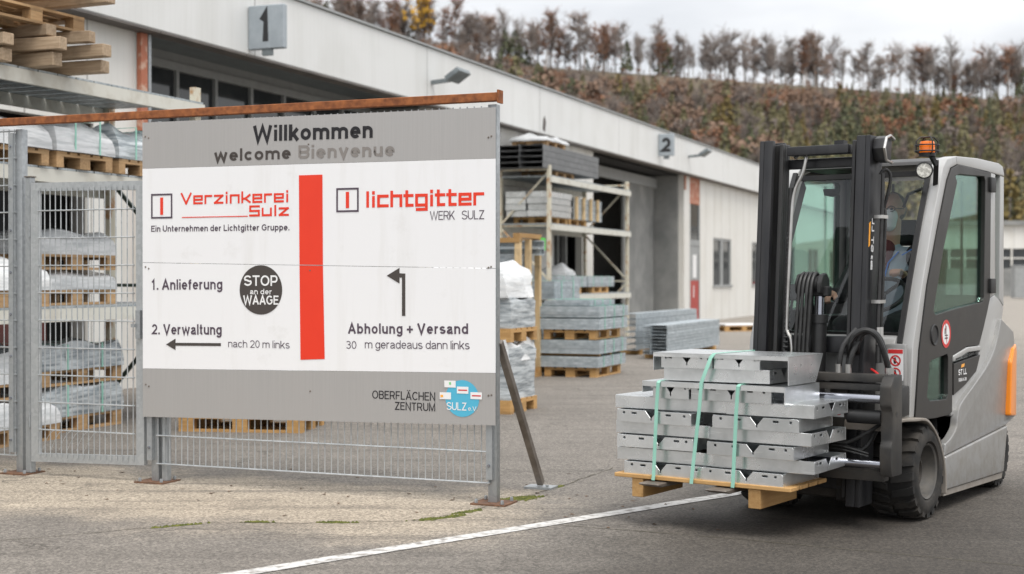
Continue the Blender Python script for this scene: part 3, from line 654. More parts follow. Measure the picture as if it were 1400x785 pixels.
# gate 1: glazing band at 1.2 m depth
gw = B().box(-29.5, -20.4, 1.2, 1.3, 4.72, 5.2).obj('gate_lintel', M['frame_grey'], hall)
B().box(-29.3, -20.5, .2, 1.2, 4.86, 4.90).obj('gate_soffit', M['lamp_grey'], hall)
wf = B(); wf.box(-29.3, -20.5, 1.16, 1.22, 4.60, 4.72); wf.box(-29.3, -20.5, 1.16, 1.22, 2.9, 3.0)
for i in range(9): wf.box(-29.0+i*1.05, -28.93+i*1.05, 1.16, 1.22, 3.0, 4.60)
gf = wf.obj('glazing_band', M['frame_grey'], hall); B().box(-29.3, -20.5, 1.225, 1.235, 3.0, 4.6).obj('pane', M['window_dark'], gf)
B().box(-29.3, -20.5, 1.2, 1.25, 0, 2.9).obj('roller_gate', M['concrete'], hall)
B().box(-29.5, -29.3, -.02, 1.2, 0, 4.70).obj('gate_reveal', M['facade'], hall); B().box(-20.5, -20.4, .19, 1.2, 0, 4.70).obj('gate_reveal', M['concrete'], hall)
B().box(-29.5, -29.36, -.10, -.03, 0, 4.68).obj('corner_post', M['redpost'], hall); B().box(-29.34, -29.28, -.10, -.03, 3.2, 4.68).obj('corner_strip', M['galv'], hall)
# opening behind the near rack: near-black panel paints its inner shade, red-brown lower leaf
B().box(-39, -29.7, .9, 1.0, 0, 4.6).obj('gate_shade_panel', M['shade_int'], hall); B().box(-37.1, -30.95, .25, .31, 0, .98).obj('lower_gate_leaf', M['redbrown'], hall)
B().box(-30.55, -29.85, -.06, -.02, 0, 3.3).obj('cladding_sheet', M['facade'], hall)
# doorway behind the right rack, its inner shade painted as a near-black panel
B().box(-14.3, -10.6, .5, .6, 0, 4.6).obj('gate_shade_panel', M['shade_int'], hall)
dg = B()
for s_ in (-12.9, -12.2, -11.6): dg.box(s_, s_+.12, .3, .42, 0, 3.4)
dg.obj('gate_post', M['concrete'], hall)
# gate 2, interior shade painted on as near-black surfaces
B().box(-10.32, -1.19, 4.4, 4.5, 0, ZW).obj('hall_interior', M['shade_int'], hall)
B().box(-1.29, -1.19, .19, 4.4, 0, 4.68).obj('gate_reveal', M['concrete'], hall); B().box(-10.42, -10.32, .19, 4.4, 0, 4.68).obj('gate_reveal', M['shade_int'], hall)
B().box(-10.3, -1.3, .2, 4.4, 4.69, 4.71).obj('gate_soffit', M['shade_int'], hall)
gl_ = B(); gl_.box(-4.6, -1.35, .95, 1.02, 0.05, 4.3); gl_.obj('gate_leaf', M['concrete'], hall)
B().box(-10.3, -1.3, .85, .95, 4.3, 4.6).obj('gate_rail', M['frame_grey'], hall)
B().box(-1.19, -1.02, -.035, -.003, 4.25, 4.7).obj('corner_strip', M['redpost'], hall)
# door strip
B().box(-.46, .887, .02, .1, 3.85, 4.70).obj('door_panel', M['redpost'], hall)
df = B()
for s0, s1 in ((-.46, -.36), (.787, .887)): df.box(s0, s1, .0, .08, 0, 3.84)
df.box(-.36, .787, .0, .08, 2.5, 2.68); dfo = df.obj('door_frame', M['frame_grey'], hall); B().box(-.36, .787, .03, .05, 2.68, 3.84).obj('pane', M['window_dark'], dfo)
do_ = B().box(-.36, .787, .02, .07, .03, 1.36).obj('door', M['red_door'], hall); B().box(-.36, .787, .02, .07, 1.365, 2.5).obj('door_upper', M['frame_grey'], do_)
B().box(0.0, .45, .010, .018, 1.45, 2.2).obj('notice', M['white_print'], do_); B().box(.08, .16, .012, .019, .8, 1.2).obj('handle_plate', M['white_print'], do_)
B().box(-44, -43.9, .2, 24, 0, 5.2).obj('end_wall', M['facade'], hall); B().box(39.9, 40, .2, 24, 0, 5.2).obj('end_wall', M['facade'], hall)
hm = Matrix.Translation(B0) @ Matrix.Rotation(ANG_B, 4, 'Z')
# projecting number boxes
for s_, z_, wd, num, lab in ((-27.2, 4.78, .60, '1', 'grey box sign with number 1 projecting from the fascia'), (-5.2, 4.98, .46, '2', 'smaller looking grey box sign with number 2 beside the second gate')):
    t = thing('number_sign', lab, 'sign', hm @ Vector((s_, -.29, z_)), ANG_B, 'gate number signs')
    B().box(0, .10, -wd, 0, 0, .64).obj('sign_box', M['sign_box'], t, .012, 1)
    B().box(.02, .08, -wd/2-.08, -wd/2+.08, -.09, -.002).obj('bracket', M['lamp_grey'], t)
    tb = B(); tb.T = Matrix.Rotation(R(-90), 4, 'Z')
    x0, x1 = (wd/2-.075, wd/2+.075) if num == '1' else (wd/2-.13, wd/2+.13)
    stroke_text(tb, num, x0, x1, .11, .42, .23, -.004); tb.obj('numeral', M['black_print'], t)
for s_, z_, lab in ((-20.8, 5.12, 'grey floodlight on the fascia right of number 1 sign'), (-1.7, 5.24, 'grey floodlight on the fascia right of number 2 sign')):
    t = thing('floodlight', lab, 'floodlight', hm @ Vector((s_, -.28, z_)), ANG_B, 'floodlights on the fascia')
    B().bar((0, 0, 0), (-.02, -.42, .03), .09, .07).obj('bracket_arm', M['lamp_grey'], t)
    B().box(-.28, .28, -.32, .0, -.05, .05, Matrix.Rotation(R(-33), 4, 'X'), (0, -.40, .02)).obj('lamp_head', M['lamp_grey'], t, .02, 2)
b = B(); b.prism([(-.12, -.16), (.04, -.20), (.10, .02), (.02, .17), (-.08, .08)], -.006, -.003); h_ = place(b.obj('damage_patch', M['soffit'], hall), (-14.7, -.28, 4.98))

# far grey building at right, with things before it
fbg = thing('far_workshop', 'pale low workshop with a grid of dark windows far behind forklift', 'building', (31, 113, 0), R(-6))
B().box(0, 36, 0, 8, 0, 2.2).obj('base_wall', M['concrete'], fbg); B().box(0, 36, 0, 8, 3.75, 5.6).obj('upper_wall', M['facade'], fbg); B().box(-.4, 36.4, -.4, 8.4, 5.6, 5.95).obj('roof', M['concrete'], fbg)
wf = B()
for i in range(31): wf.box(i*1.2, i*1.2+.12, .02, .2, 2.2, 3.75)
wf.box(0, 36, .03, .19, 2.95, 3.05); w_ = wf.obj('window_band', M['facade'], fbg); B().box(0, 36, .22, .26, 2.2, 3.75).obj('pane', M['window_dark'], w_)
b = B(); b.box(0, .85, 0, .8, .1, 2.2); b.box(-.04, .89, -.04, .84, 2.2, 2.28); place(tag(b.obj('utility_cabinet', M['frame_grey'], None, .02, 1), 'tall grey cabinet standing before the far pale workshop', 'cabinet'), (33.6, 95, 0))
t = thing('tilt_container', 'red sloped container beside the grey cabinet far right', 'container', (34.9, 95.5, 0)); B().prism([(0, .15), (1.7, .15), (2.1, 1.15), (-.2, 1.15)], 0, 1.4).obj('body', M['red_door'], t, .03, 1); B().box(.1, 1.6, .1, 1.3, 0, .15).obj('skid', M['chassis'], t)

# ================================================================ PALLETS, RACKS, GOODS
def make_pallet(label, new=False, L=1.2, Wd=.8):
    t = thing('pallet', label, 'pallet', group='wooden pallets'); mx_, my_ = (M['wood_new_x'], M['wood_new_y']) if new else (M['wood_x'], M['wood_y'])
    dk = B(); n = 5; ws = [.145, .1, .145, .1, .145]; gap = (Wd-sum(ws))/4; y = 0
    for w_ in ws: dk.box(0, L, y, y+w_, .122, .144); y += w_+gap
    dk.obj('deck_board', mx_, t)
    cb = B()
    for x in (0, L/2-.0725, L-.145): cb.box(x, x+.145, 0, Wd, .1, .1215)
    cb.obj('cross_board', my_, t)
    for x in (0, L/2-.0725, L-.145):
        for yy_, w_ in ((0, .1), (Wd/2-.0725, .145), (Wd-.1, .1)): B().box(x+.001, x+.144, yy_+.001, yy_+w_-.001, .0225, .0995).obj('block', mx_, t)
    for yy_, w_ in ((0, .1), (Wd/2-.0725, .145), (Wd-.1, .1)): B().box(0, L, yy_, yy_+w_, 0, .022).obj('runner', mx_, t)
    return t
PA = make_pallet('', False); PN = make_pallet('', True); used = {}
def pallet(loc, rz, label, new=False):
    src = PN if new else PA
    if new not in used: used[new] = 1; src.location = loc; src.rotation_euler = (0, 0, rz); src['label'] = label; return src
    return dup(src, loc, rz, label)

def lumpy(name, dx, dy, dz, m, seed, amp=.025, taper=.06, cat='wrapped goods', label='', group=None, straps=0):
    """a shrink-wrapped load: subdivided box with sagging wrinkled skin; origin at its low corner"""
    r = random.Random(seed); b = B(); nx, ny, nz = max(3, int(dx/.09)), max(3, int(dy/.09)), max(3, int(dz/.07)); vs = {}
    ph = [r.uniform(0, 6) for _ in range(9)]
    def P(i, j, k):
        if (i, j, k) in vs: return vs[(i, j, k)]
        u, w, h = i/nx, j/ny, k/nz; t_ = taper*h**3
        x = dx*(t_ + u*(1-2*t_)); y = dy*(t_ + w*(1-2*t_)); z = dz*h
        k_ = amp*(sin(x*9+ph[0]+z*5) + sin(y*11+ph[1]-z*8) + .5*sin(z*24+ph[2]+x*5+y*4)) + r.uniform(-amp, amp)*.25
        if i in (0, nx): x += k_*.45
        if j in (0, ny): y += k_*.45
        if k == nz: z += k_*1.3 - .25*dz*((u-.5)**4+(w-.5)**4)*2.2
        vs[(i, j, k)] = b.v((x, y, z)); return vs[(i, j, k)]
    for i in range(nx):
        for j in range(ny):
            for k in (0, nz): b.f([P(i, j, k), P(i+1, j, k), P(i+1, j+1, k), P(i, j+1, k)])
    for i in range(nx):
        for k in range(nz):
            for j in (0, ny): b.f([P(i, j, k), P(i+1, j, k), P(i+1, j, k+1), P(i, j, k+1)])
    for j in range(ny):
        for k in range(nz):
            for i in (0, nx): b.f([P(i, j, k), P(i, j+1, k), P(i, j+1, k+1), P(i, j, k+1)])
    if not straps: return tag(b.obj(name, m, ang=50), label, cat, group)
    t = thing(name, label, cat, group=group); b.obj('wrap', m, t, ang=50)
    for q in range(straps):
        x = dx*(q+.7)/(straps+.4); e = .012; sb = B(); pts = [(-e, 0), (-e, dz+e), (dy+e, dz+e), (dy+e, 0)]
        for (a0, z0), (a1, z1) in zip(pts, pts[1:]): sb.bar((x, a0, z0), (x, a1, z1), .018, .004) if z0 == z1 else sb.box(x-.009, x+.009, a0-.003, a0+.003, 0, dz+e)
        sb.obj('strap', M['strap'], t)
    return t

# right rack: origin at the front near upright, x along the hall, y into the depth
def rack(name, label, loc, L, D, levels, zt, m, near=None):
    t = thing(name, label, 'storage rack', loc, ANG_B, 'pallet racks')
    for x in (0, L):
        for y in (0, D):
            b = B(); w = .05; b.box(x-w, x+w, y-.035, y+.035, .012, zt - (0 if y == 0 else .1)); o = b.obj('upright', M[m], t); B().box(x-.09, x+.09, y-.08, y+.08, 0, .011).obj('base_plate', M['galv'], o)
        z = .25; k = 0; b = B()
        while z + 1.15 < zt:
            b.bar((x, .036, z if k % 2 else z+1.05), (x, D-.036, z+1.05 if k % 2 else z), .03, .04); b.bar((x, .036, z+1.12), (x, D-.036, z+1.12), .03, .035); z += 1.18; k += 1
        b.obj('brace', M[m] if near is None else M[near], t)
    for z in levels:
        for y in (-.062, D+.062):
            b = B(); b.box(-.05, L+.05, y-.025, y+.025, z-.14, z-.02); b.obj('beam', M['rack_paint2'], t)
        b = B(); n = int(L/.25)
        for i in range(n): b.box(-.04+i*(L+.08)/n, -.04+(i+1)*(L+.08)/n-.02, -.085, D+.085, z-.018, z)
        b.obj('deck', M['galv_dull'], t)
    return t
RR = Vector((.78, 29.9, 0)); rmat = Matrix.Translation(RR) @ Matrix.Rotation(ANG_B, 4, 'Z')
rack('storage_rack', 'cream storage rack with rust marks by the second gate', RR, 5.6, 1.1, (1.10, 2.60, 3.60), 3.82, 'rack_paint')
NR = Vector((-3.35, 15.05, 0)); nmat = Matrix.Translation(NR) @ Matrix.Rotation(ANG_B, 4, 'Z') @ Matrix.Translation((-5.6, 0, 0))
rack('storage_rack', 'cream storage rack behind the fence gate under old timbers', nmat.translation, 5.6, 1.1, (1.19, 2.45, 3.30), 3.46, 'rack_paint', 'rack_green')
def at(mt, x, y, z): return mt @ Vector((x, y, z))
def put(o, mt, x, y, z, rz=0): return place(o, at(mt, x, y, z), ANG_B+rz)

# near rack goods (rack x: 2.65 at the left picture edge .. 5.6 at its end)
G = 'wrapped goods on the near rack'
for i, (x, lab) in enumerate(((2.35, 'worn pallet under clear wrapped goods, middle rack level by the fence post'), (3.25, 'worn pallet on middle rack level under strapped grey goods'), (4.15, 'worn pallet on middle rack level hidden partly by the sign'))):
    pallet(at(nmat, x+.8, -.12, 2.452), ANG_B+pi/2, lab)
    put(lumpy('wrapped_bundle', .84, 1.2, .30, M['wrap_clear'] if i < 2 else M['wrap_dark'], 20+i, .03, .17, label=['clear plastic wrapped bundle nearest the fence post on middle rack level', 'strapped bundle under clear plastic on middle rack level above the gate', 'grey wrapped bundle on middle rack level beside the sign edge'][i], group=G, straps=2 if i else 0), nmat, x-.02, -.14, 2.60)
pallet(at(nmat, 2.02, -.06, 1.192), ANG_B, 'pallet under white wrapped bundle on lowest rack level behind the gate')
put(lumpy('wrapped_bundle', 1.22, .85, .25, M['wrap_white'], 31, .02, .1, label='white plastic wrapped bundle low on the near rack behind the gate', group=G, straps=2), nmat, 2.01, -.08, 1.34)
for k in range(2):
    pallet(at(nmat, 3.36, .22, 1.192+k*.335), ANG_B, ['lower pallet of the two stacked on lowest rack level', 'upper pallet of the two stacked on lowest rack level'][k])
    put(lumpy('wrapped_bundle', 1.22, .8, .18+.03*k, M['wrap_clear'], 40+k, .015, .08, label=['wrapped grey bundle squeezed between two pallets on lowest rack level', 'pale wrapped bundle on the upper stacked pallet of lowest rack level'][k], group=G), nmat, 3.35, .22, 1.337+k*.335)
for k in range(2):
    pallet(at(nmat, 3.36, .16, k*.44), ANG_B, ['ground pallet below dark wrapped goods behind the gate', 'second pallet stacked on dark wrapped goods behind the gate'][k])
    put(lumpy('wrapped_bundle', 1.22, .82, .285-.06*k, M['wrap_dark'], 50+k, .02, .04, label=['dark grey wrapped bundle on ground pallet under near rack', 'grey wrapped bundle on the second stacked pallet under near rack'][k], group=G, straps=2), nmat, 3.35, .14, .146+k*.44)
pallet(at(nmat, 2.05, -.15, 0), ANG_B, 'ground pallet under low white wrapped goods left of the gate')
put(lumpy('wrapped_bundle', 1.24, .85, .20, M['wrap_clear'], 60, .02, .1, label='low clear wrapped bundle on ground pallet behind the left gate post', group=G), nmat, 2.03, -.16, .146)
pallet(at(nmat, 2.0, .15, .36), ANG_B, 'pallet resting on low wrapped goods under near rack')
put(lumpy('wrapped_bundle', 1.2, .7, .26, M['wrap_white'], 61, .02, .1, label='white wrapped bundle on raised pallet under near rack', group=G, straps=1), nmat, 2.0, .15, .506)
for i, (x, y, lab) in enumerate(((-3.15, 13.42, 'pallet standing on the asphalt seen under the left half of sign'), (-3.35, 14.75, 'farther pallet on the asphalt seen dimly under the sign'))):
    pallet((x, y, 0), R([-8, 10][i]), lab, i == 0)
    t_ = lumpy('wrapped_bundle', 1.18, .78, .5, M['wrap_dark'], 70+i, .02, .05, label=['grey wrapped bundle standing behind the left half of sign', 'grey wrapped bundle on the farther pallet behind the sign'][i], group='wrapped goods behind the sign'); place(t_, (x, y, .146), R([-8, 10][i]))

# timbers and a broken pallet on top of the near rack
tim = [  # x along rack, front overhang, length, z, skew, w, h
 (2.55, .10, 1.3, 3.30, 4, .13, .11), (2.95, .30, 1.35, 3.30, -3, .12, .12), (3.45, .42, 1.3, 3.30, 2, .13, .11),
 (2.50, .16, 1.3, 3.425, -5, .12, .10), (2.93, .38, 1.3, 3.43, 5, .11, .11), (3.35, .52, 1.35, 3.42, -2, .12, .11),
 (2.45, -.02, 1.2, 3.535, 6, .12, .10), (2.92, .26, 1.2, 3.55, -6, .12, .10), (3.30, .40, 1.25, 3.54, 8, .10, .10),
 (2.55, .2, 1.25, 3.86, -8, .12, .10), (2.95, .46, 1.3, 3.86, 10, .11, .10), (3.30, .60, 1.3, 3.87, -3, .12, .12), (2.70, .34, 1.2, 3.975, 4, .12, .09), (3.1, .5, 1.2, 3.985, -6, .12, .09)]
names = ['bottom', 'second', 'third', 'fourth', 'top']; cnt = {}
for i, (x, ov, ln, z, sk, w, h) in enumerate(tim):
    b = B(); b.box(-w/2, w/2, 0, ln, 0, h); o = b.obj('timber', M['timber'], None, .006, 1)
    ly = 0 if z < 3.35 else 1 if z < 3.5 else 2 if z < 3.7 else 3 if z < 3.95 else 4; k = cnt.get(ly, 0); cnt[ly] = k+1
    tag(o, f'{["rough", "squared", "long"][k]} timber in the {names[ly]} layer of the timber heap, {["first", "second", "third"][k]} from the left', 'timber', 'timbers heaped on the near rack')
    o.location = at(nmat, x, -ov-.08, z+.002*i); o.rotation_euler = (0, 0, ANG_B+R(sk))
op = pallet(at(nmat, 2.2, -.25, 3.66), ANG_B+R(-3), 'old pallet wedged between timbers on top of near rack')

# gratings
def grating(b, dx, dy, z0, h, x0=0, y0=0, nb=None):
    e = .006; b.box(x0, x0+dx, y0, y0+e, z0, z0+h); b.box(x0, x0+dx, y0+dy-e, y0+dy, z0, z0+h); b.box(x0, x0+e, y0+e, y0+dy-e, z0, z0+h); b.box(x0+dx-e, x0+dx, y0+e, y0+dy-e, z0, z0+h)
    n = int(dx/.06)
    for i in range(1, n): b.box(x0+i*dx/n-.003, x0+i*dx/n+.003, y0+e, y0+dy-e, z0+.002, z0+h-.002)
    n = int(dy/.09)
    for i in range(1, n): b.box(x0+e, x0+dx-e, y0+i*dy/n-.004, y0+i*dy/n+.004, z0+h-.010, z0+h-.001)
def grating_bundle(label, dx, dy, n, h=.036, gap=.004, straps=3):
    t = thing('grating_bundle', label, 'steel gratings', group='bundles of galvanised gratings')
    for k in range(n):
        b = B(); grating(b, dx - rng.uniform(0, .012), dy - rng.uniform(0, .012), k*(h+gap), h, rng.uniform(0, .008), rng.uniform(0, .008)); b.obj('grating', M['galv_blue'], t, smooth=False)
    H = n*(h+gap)
    for q in range(straps):
        x = dx*(q+.6)/(straps+.2); b = B(); b.box(x-.01, x+.01, -.008, -.003, 0, H+.004); b.box(x-.01, x+.01, -.008, dy+.008, H+.004, H+.008); b.box(x-.01, x+.01, dy+.003, dy+.008, 0, H+.004); b.obj('strap', M['strap'], t)
    return t
smat = Matrix.Translation((1.249, 20.57, 0)) @ Matrix.Rotation(ANG_B, 4, 'Z')
pallet(at(smat, .05, .05, 0), ANG_B, 'bottom pallet under the gratings beside the right rack', True)
put(grating_bundle('lowest bundle of gratings in the stack beside the right rack', 1.35, .95, 4), smat, 0, 0, .146)
tb_ = thing('spacer_battens', 'wood spacers between the two lowest grating bundles', 'spacer battens', at(smat, 0, 0, .308), ANG_B)
for x in (.1, .62, 1.15): b = B(); b.box(x, x+.08, .02, .93, 0, .035); b.obj('batten', M['wood_new_y'], tb_)
put(grating_bundle('second bundle of gratings from the ground beside the right rack', 1.35, .98, 5), smat, 0, -.02, .345)
pallet(at(smat, .02, .05, .55), ANG_B, 'upper pallet in the gratings stack beside the right rack', True)
put(grating_bundle('third bundle of gratings from the ground, on the upper pallet', 1.4, 1.0, 4), smat, -.02, -.02, .697)
put(grating_bundle('fourth bundle of gratings, resting directly on the third one', 1.45, .98, 4), smat, -.02, -.02, .875)
put(grating_bundle('topmost narrow bundle of gratings on the stack beside right rack', 1.2, .72, 2), smat, .22, .2, 1.042)
s2 = Matrix.Translation((.70, 21.6, 0)) @ Matrix.Rotation(ANG_B, 4, 'Z')
pallet(at(s2, 0, .1, 0), ANG_B, 'ground pallet of the taller gratings stack behind wrapped goods', True)
for k in range(4): put(grating_bundle(f'{["lowest", "second", "third", "topmost"][k]} bundle of gratings in the taller stack behind wrapped goods', 1.2, .85, 7, straps=2), s2, 0, .06, .146+k*.325)
for k in range(2):
    pallet(at(rmat, [.95, 2.95][k], .02, 1.102), ANG_B, ['near pallet carrying gratings on the lowest level of the right rack', 'far pallet carrying gratings on the lowest level of right rack'][k], True)
    put(grating_bundle(['near bundle of gratings on the lowest level of the right rack', 'far bundle of gratings on the lowest level of the right rack'][k], 1.95, .85, 6), rmat, [.55, 2.6][k], .0, 1.248)
put(lumpy('wrapped_bundle', .7, .6, .2, M['wrap_clear'], 77, .03, .2, label='crumpled clear plastic bundle on gratings of the right rack', group='wrapped goods near the right rack'), rmat, 1.3, .1, 1.492)
# shrink wrapped tower beside the sign
wmat = Matrix.Translation((-.0155, 15.07, 0)) @ Matrix.Rotation(ANG_B+pi/2, 4, 'Z')       # x into the yard depth (1.2), -y along the hall
WL = 'wrapped goods beside the sign'
for k in range(2):
    pallet(at(wmat, 0, -.8, k*.765), ANG_B+pi/2, ['ground pallet under the wrapped goods right beside the sign', 'upper pallet between the two wrapped blocks beside the sign'][k], True)
    put(lumpy('wrapped_block', 1.18, .76, [.60, .34][k], M['wrap_dark'], 80+k, .014, .01, label=['lower grey wrapped block with mint straps beside the sign', 'upper grey wrapped block with mint straps beside the sign'][k], group=WL, straps=3), wmat, .01, -.78, .146+k*.765, pi/2)
put(lumpy('plastic_cover', 1.2, .82, .20, M['wrap_white'], 90, .03, .03, label='white plastic sheet covering the lower wrapped block beside the sign', cat='plastic sheet', group=WL), wmat, 0, -.81, .555, pi/2)
put(lumpy('plastic_cover', 1.16, .78, .38, M['wrap_white'], 91, .05, .12, label='crumpled white plastic heaped on the upper wrapped block', cat='plastic sheet', group=WL), wmat, .01, -.79, 1.235, pi/2)
# wooden frame crate behind it
cmat = Matrix.Translation((.125, 20.16, 0)) @ Matrix.Rotation(ANG_B+pi/2, 4, 'Z')
t = thing('frame_crate', 'tall open wooden frame crate behind the wrapped goods beside sign', 'crate', cmat.translation, ANG_B+pi/2)
for x in (0, 1.12):
    for y in (-.8, -.4, 0): B().box(x, x+.08, y-.04, y+.04, .145, 2.0).obj('post', M['wood_z'], t)
for z in (.07, 1.95): [B().box(0, 1.2, y-.05, y+.05, z, z+.07).obj('rail', M['wood_new_x'], t) for y in (-.8, 0)]
for z in (0, 2.021): [B().box(x, x+.1, -.85, .05, z, z+.065).obj('cross_rail', M['wood_new_y'], t) for x in (0, 1.1)]
B().box(-.006, -.002, -1.0, -.8, 1.86, 2.04).obj('green_label', M['green_sheet'], t)
put(grating_bundle('bundle of gratings standing low in the wooden frame crate', 1.0, .62, 12, straps=1), cmat, .10, -.72, .15, pi/2)
put(grating_bundle('bundle of gratings resting high in the wooden frame crate', 1.0, .62, 8, straps=1), cmat, .10, -.72, 1.45, pi/2)
for k in range(3):
    b = B(); b.prism([(0, 0), (.12, 0), (.12, .02), (.02, .02), (.02, .09), (.12, .09), (.12, .11), (0, .11)], 0, 1.4, 'x'); o = b.obj('steel_channel', M['galv_dull']); tag(o, f'{["lowest", "middle", "top"][k]} steel channel lying across the frame crate top shelf', 'steel channel', 'channels on the crate'); put(o, cmat, -.1, -.70+.14*(k % 2), 1.775 + (.0 if k < 2 else .112), pi/2)
# bundles of long channels
def channel_bundle(label, rows, cols, L, w=.2, h=.1, m='galv_blue', group='bundles of steel channels'):
    t = thing('channel_bundle', label, 'steel channels', group=group)
    for i in range(rows):
        for j in range(cols):
            b = B(); e = .006; b.prism([(0, 0), (w, 0), (w, e), (e, e), (e, h-e), (w, h-e), (w, h), (0, h)] if j % 2 == 0 else [(0, 0), (w, 0), (w, h), (0, h), (0, h-e), (w-e, h-e), (w-e, e), (0, e)], rng.uniform(-.03, .03), L+rng.uniform(-.03, .03), 'x')
            o = b.obj('channel', M[m], t, smooth=False); o.location = (0, j*(w+.008), i*(h+.006))
    return t
bat = [(at(Matrix.Translation((2.75, 25.2, 0)) @ Matrix.Rotation(ANG_B, 4, 'Z'), 0, 0, 0), 'near'), ]
c1 = Matrix.Translation((2.75, 25.2, 0)) @ Matrix.Rotation(ANG_B, 4, 'Z'); c2 = Matrix.Translation((2.32, 26.6, 0)) @ Matrix.Rotation(ANG_B, 4, 'Z')
for mt, lab, lab2, rows, cols in ((c1, 'low bundle of galvanised channels with open dark ends on the yard', 'wooden bearers under the low channel bundle', 9, 3), (c2, 'taller bundle of galvanised channels lying close to the rack', 'wooden bearers under the taller channel bundle', 6, 1)):
    tb_ = thing('timber_bearers', lab2, 'timber bearers', mt.translation, ANG_B)
    for x in (.3, 2.0, 3.5): b = B(); b.box(x, x+.1, -.02, .5, 0, .09); b.obj('bearer', M['wood_new_y'], tb_)
    put(channel_bundle(lab, rows, cols, 4.0 if rows == 9 else 4.6, .145 if rows == 9 else .22, .052 if rows == 9 else .110), mt, 0, 0, .092)
pallet((5.75, 38.4, 0), R(20), 'pallet with white sheets lying far off near the white wall', True); b = B(); b.box(0, 1.15, 0, .76, 0, .05); place(tag(b.obj('white_sheets', M['white_print'], None, .01, 1), 'low stack of white sheets on the far pallet', 'sheets'), (5.76, 38.42, .146), R(20))
# right rack upper goods
pallet(at(rmat, .25, .1, 2.602), ANG_B, 'pallet on the second level of the right rack under steel boxes', True); pallet(at(rmat, 1.55, .1, 2.602), ANG_B, 'pallet on the second level of right rack under battened profiles', True)
for r_ in range(4):
    for c_ in range(2):
        b = B(); b.box(0, 1.5, 0, .46, 0, .125); b.box(.05, 1.45, .04, .42, .126, .13); o = b.obj('steel_box_profile', M['galv_load'], None, .008, 1)
        tag(o, f'{["lowest", "second", "third", "topmost"][r_]} galvanised box on the right rack second level, {["outer", "inner"][c_]} column', 'steel box', 'steel boxes on the right rack'); put(o, rmat, rng.uniform(-.06, .04), .02+c_*.5, 2.748+r_*.135)
for i in range(4):
    b = B(); b.box(0, .08, 0, .05, 0, .5); put(tag(b.obj('batten', M['wood_z']), f'{["first", "second", "third", "fourth"][i]} upright wood batten from left on the right rack goods', 'batten', 'battens on the right rack'), rmat, 1.75+i*.5, -.02, 2.748)
put(channel_bundle('dark bundle of channels behind battens on the right rack', 4, 4, 2.0, .24, .115, 'galv_dull'), rmat, 1.68, .04, 2.75)
pallet(at(rmat, .75, .12, 3.602), ANG_B, 'pallet on the top level of the right rack under long channels')
put(channel_bundle('grey bundle of long channels with open ends on top of right rack', 4, 4, 3.7, .26, .115, 'channel_grey'), rmat, -.35, 0, 3.75)
pallet(at(rmat, .4, .2, 4.235), ANG_B, 'pallet lying on long channels on top of right rack')
put(lumpy('plastic_cover', 1.4, .9, .12, M['wrap_clear'], 95, .03, .15, label='clear plastic sheet heaped on the pallet atop right rack', cat='plastic sheet'), rmat, .3, .15, 4.38)

# ================================================================ FENCE, GATE, SIGN  (local x to the right along the fence, y away from the camera; 0 at the right post)
FA = atan2(-.37510609, .92698189); FP = Vector((-.131, 9.093, 0)); fmat = Matrix.Translation(FP) @ Matrix.Rotation(FA, 4, 'Z')
def mesh_panel(b, x0, x1, z0, z1, hs, sp_=.05, y=0, r=.0041, rh=.0052):
    n = max(1, round((x1-x0)/sp_))
    for i in range(n+1): x = x0+(x1-x0)*i/n; b.tube([(x, y, z0), (x, y, z1)], r, 6)
    for z in hs:
        for yy_ in (-.006, .006): b.tube([(x0-.01, y+yy_, z), (x1+.01, y+yy_, z)], rh, 6)
t = thing('mesh_fence', 'galvanised wire mesh fence panel carrying the big welcome sign', 'fence', FP, FA, 'wire mesh fence panels')
b = B(); mesh_panel(b, -2.56, -.02, .135, 2.55, [.135+.2*i for i in range(13)]); b.obj('wire_mesh', M['wire'], t)
def post(t, x, z1, clamp=True, cx=0, plate=True, w=.03):
    b = B(); b.box(x-w, x+w, .012, .012+2*w, .010, z1); o = b.obj('post', M['galv'], t, .004, 2)
    if clamp:
        b = B(); b.box(x-w-.0+cx, x-w+.042+cx, -.022, -.014, .16, z1-.03); b.box(x-w+.036+cx, x-w+.042+cx, -.014, .011, .16, z1-.03); o2 = b.obj('clamp_bar', M['galv'], t)
        for k in range(8): b = B(); b.lathe([(.0001, -.010), (.009, -.010), (.010, 0), (.010, .004)], 8, 'y', (x-w+.02+cx, -.024, .25+k*.31)); b.obj('bolt', M['chrome'], o2)
    if plate:
        b = B(); b.box(x-.12, x+.12, -.06, .15, 0, .010, Matrix.Rotation(R(-8), 4, 'Z'), (0, 0, 0)) if False else b.box(x-.12, x+.12, -.07, .15, 0, .010); po = b.obj('base_plate', M['rust_dark'], t)
        for sx_ in (-.09, .09):
            for yy_ in (-.04, .12): b = B(); b.lathe([(.0001, .035), (.010, .035), (.012, .025), (.012, 0.011), (.007, .010)], 6, 'z', (x+sx_, yy_, 0)); b.obj('bolt', M['galv'], po)
post(t, 0, 2.56, True, -.0); post(t, -2.595, 2.56, True, -.015)
b = B(); b.box(-2.545, -2.50, .02, .075, .010, 2.5); b.obj('gate_stop_post', M['galv'], t, .004, 1)
# brace
bm_ = fmat.inverted()
bb = bm_ @ Vector((.20, 9.80, 0)); b = B(); b.bar((0.02, .075, 1.04), (bb.x, bb.y, .03), .045, .045); bo = b.obj('brace', M['fork'], t, .004, 1)
b = B(); b.box(bb.x-.10, bb.x+.10, bb.y-.07, bb.y+.07, .0, .014); b.lathe([(.0001, .03), (.011, .03), (.011, .0145), (.006, .014)], 6, 'z', (bb.x+.06, bb.y-.04, 0)); b.obj('brace_foot', M['galv'], bo)
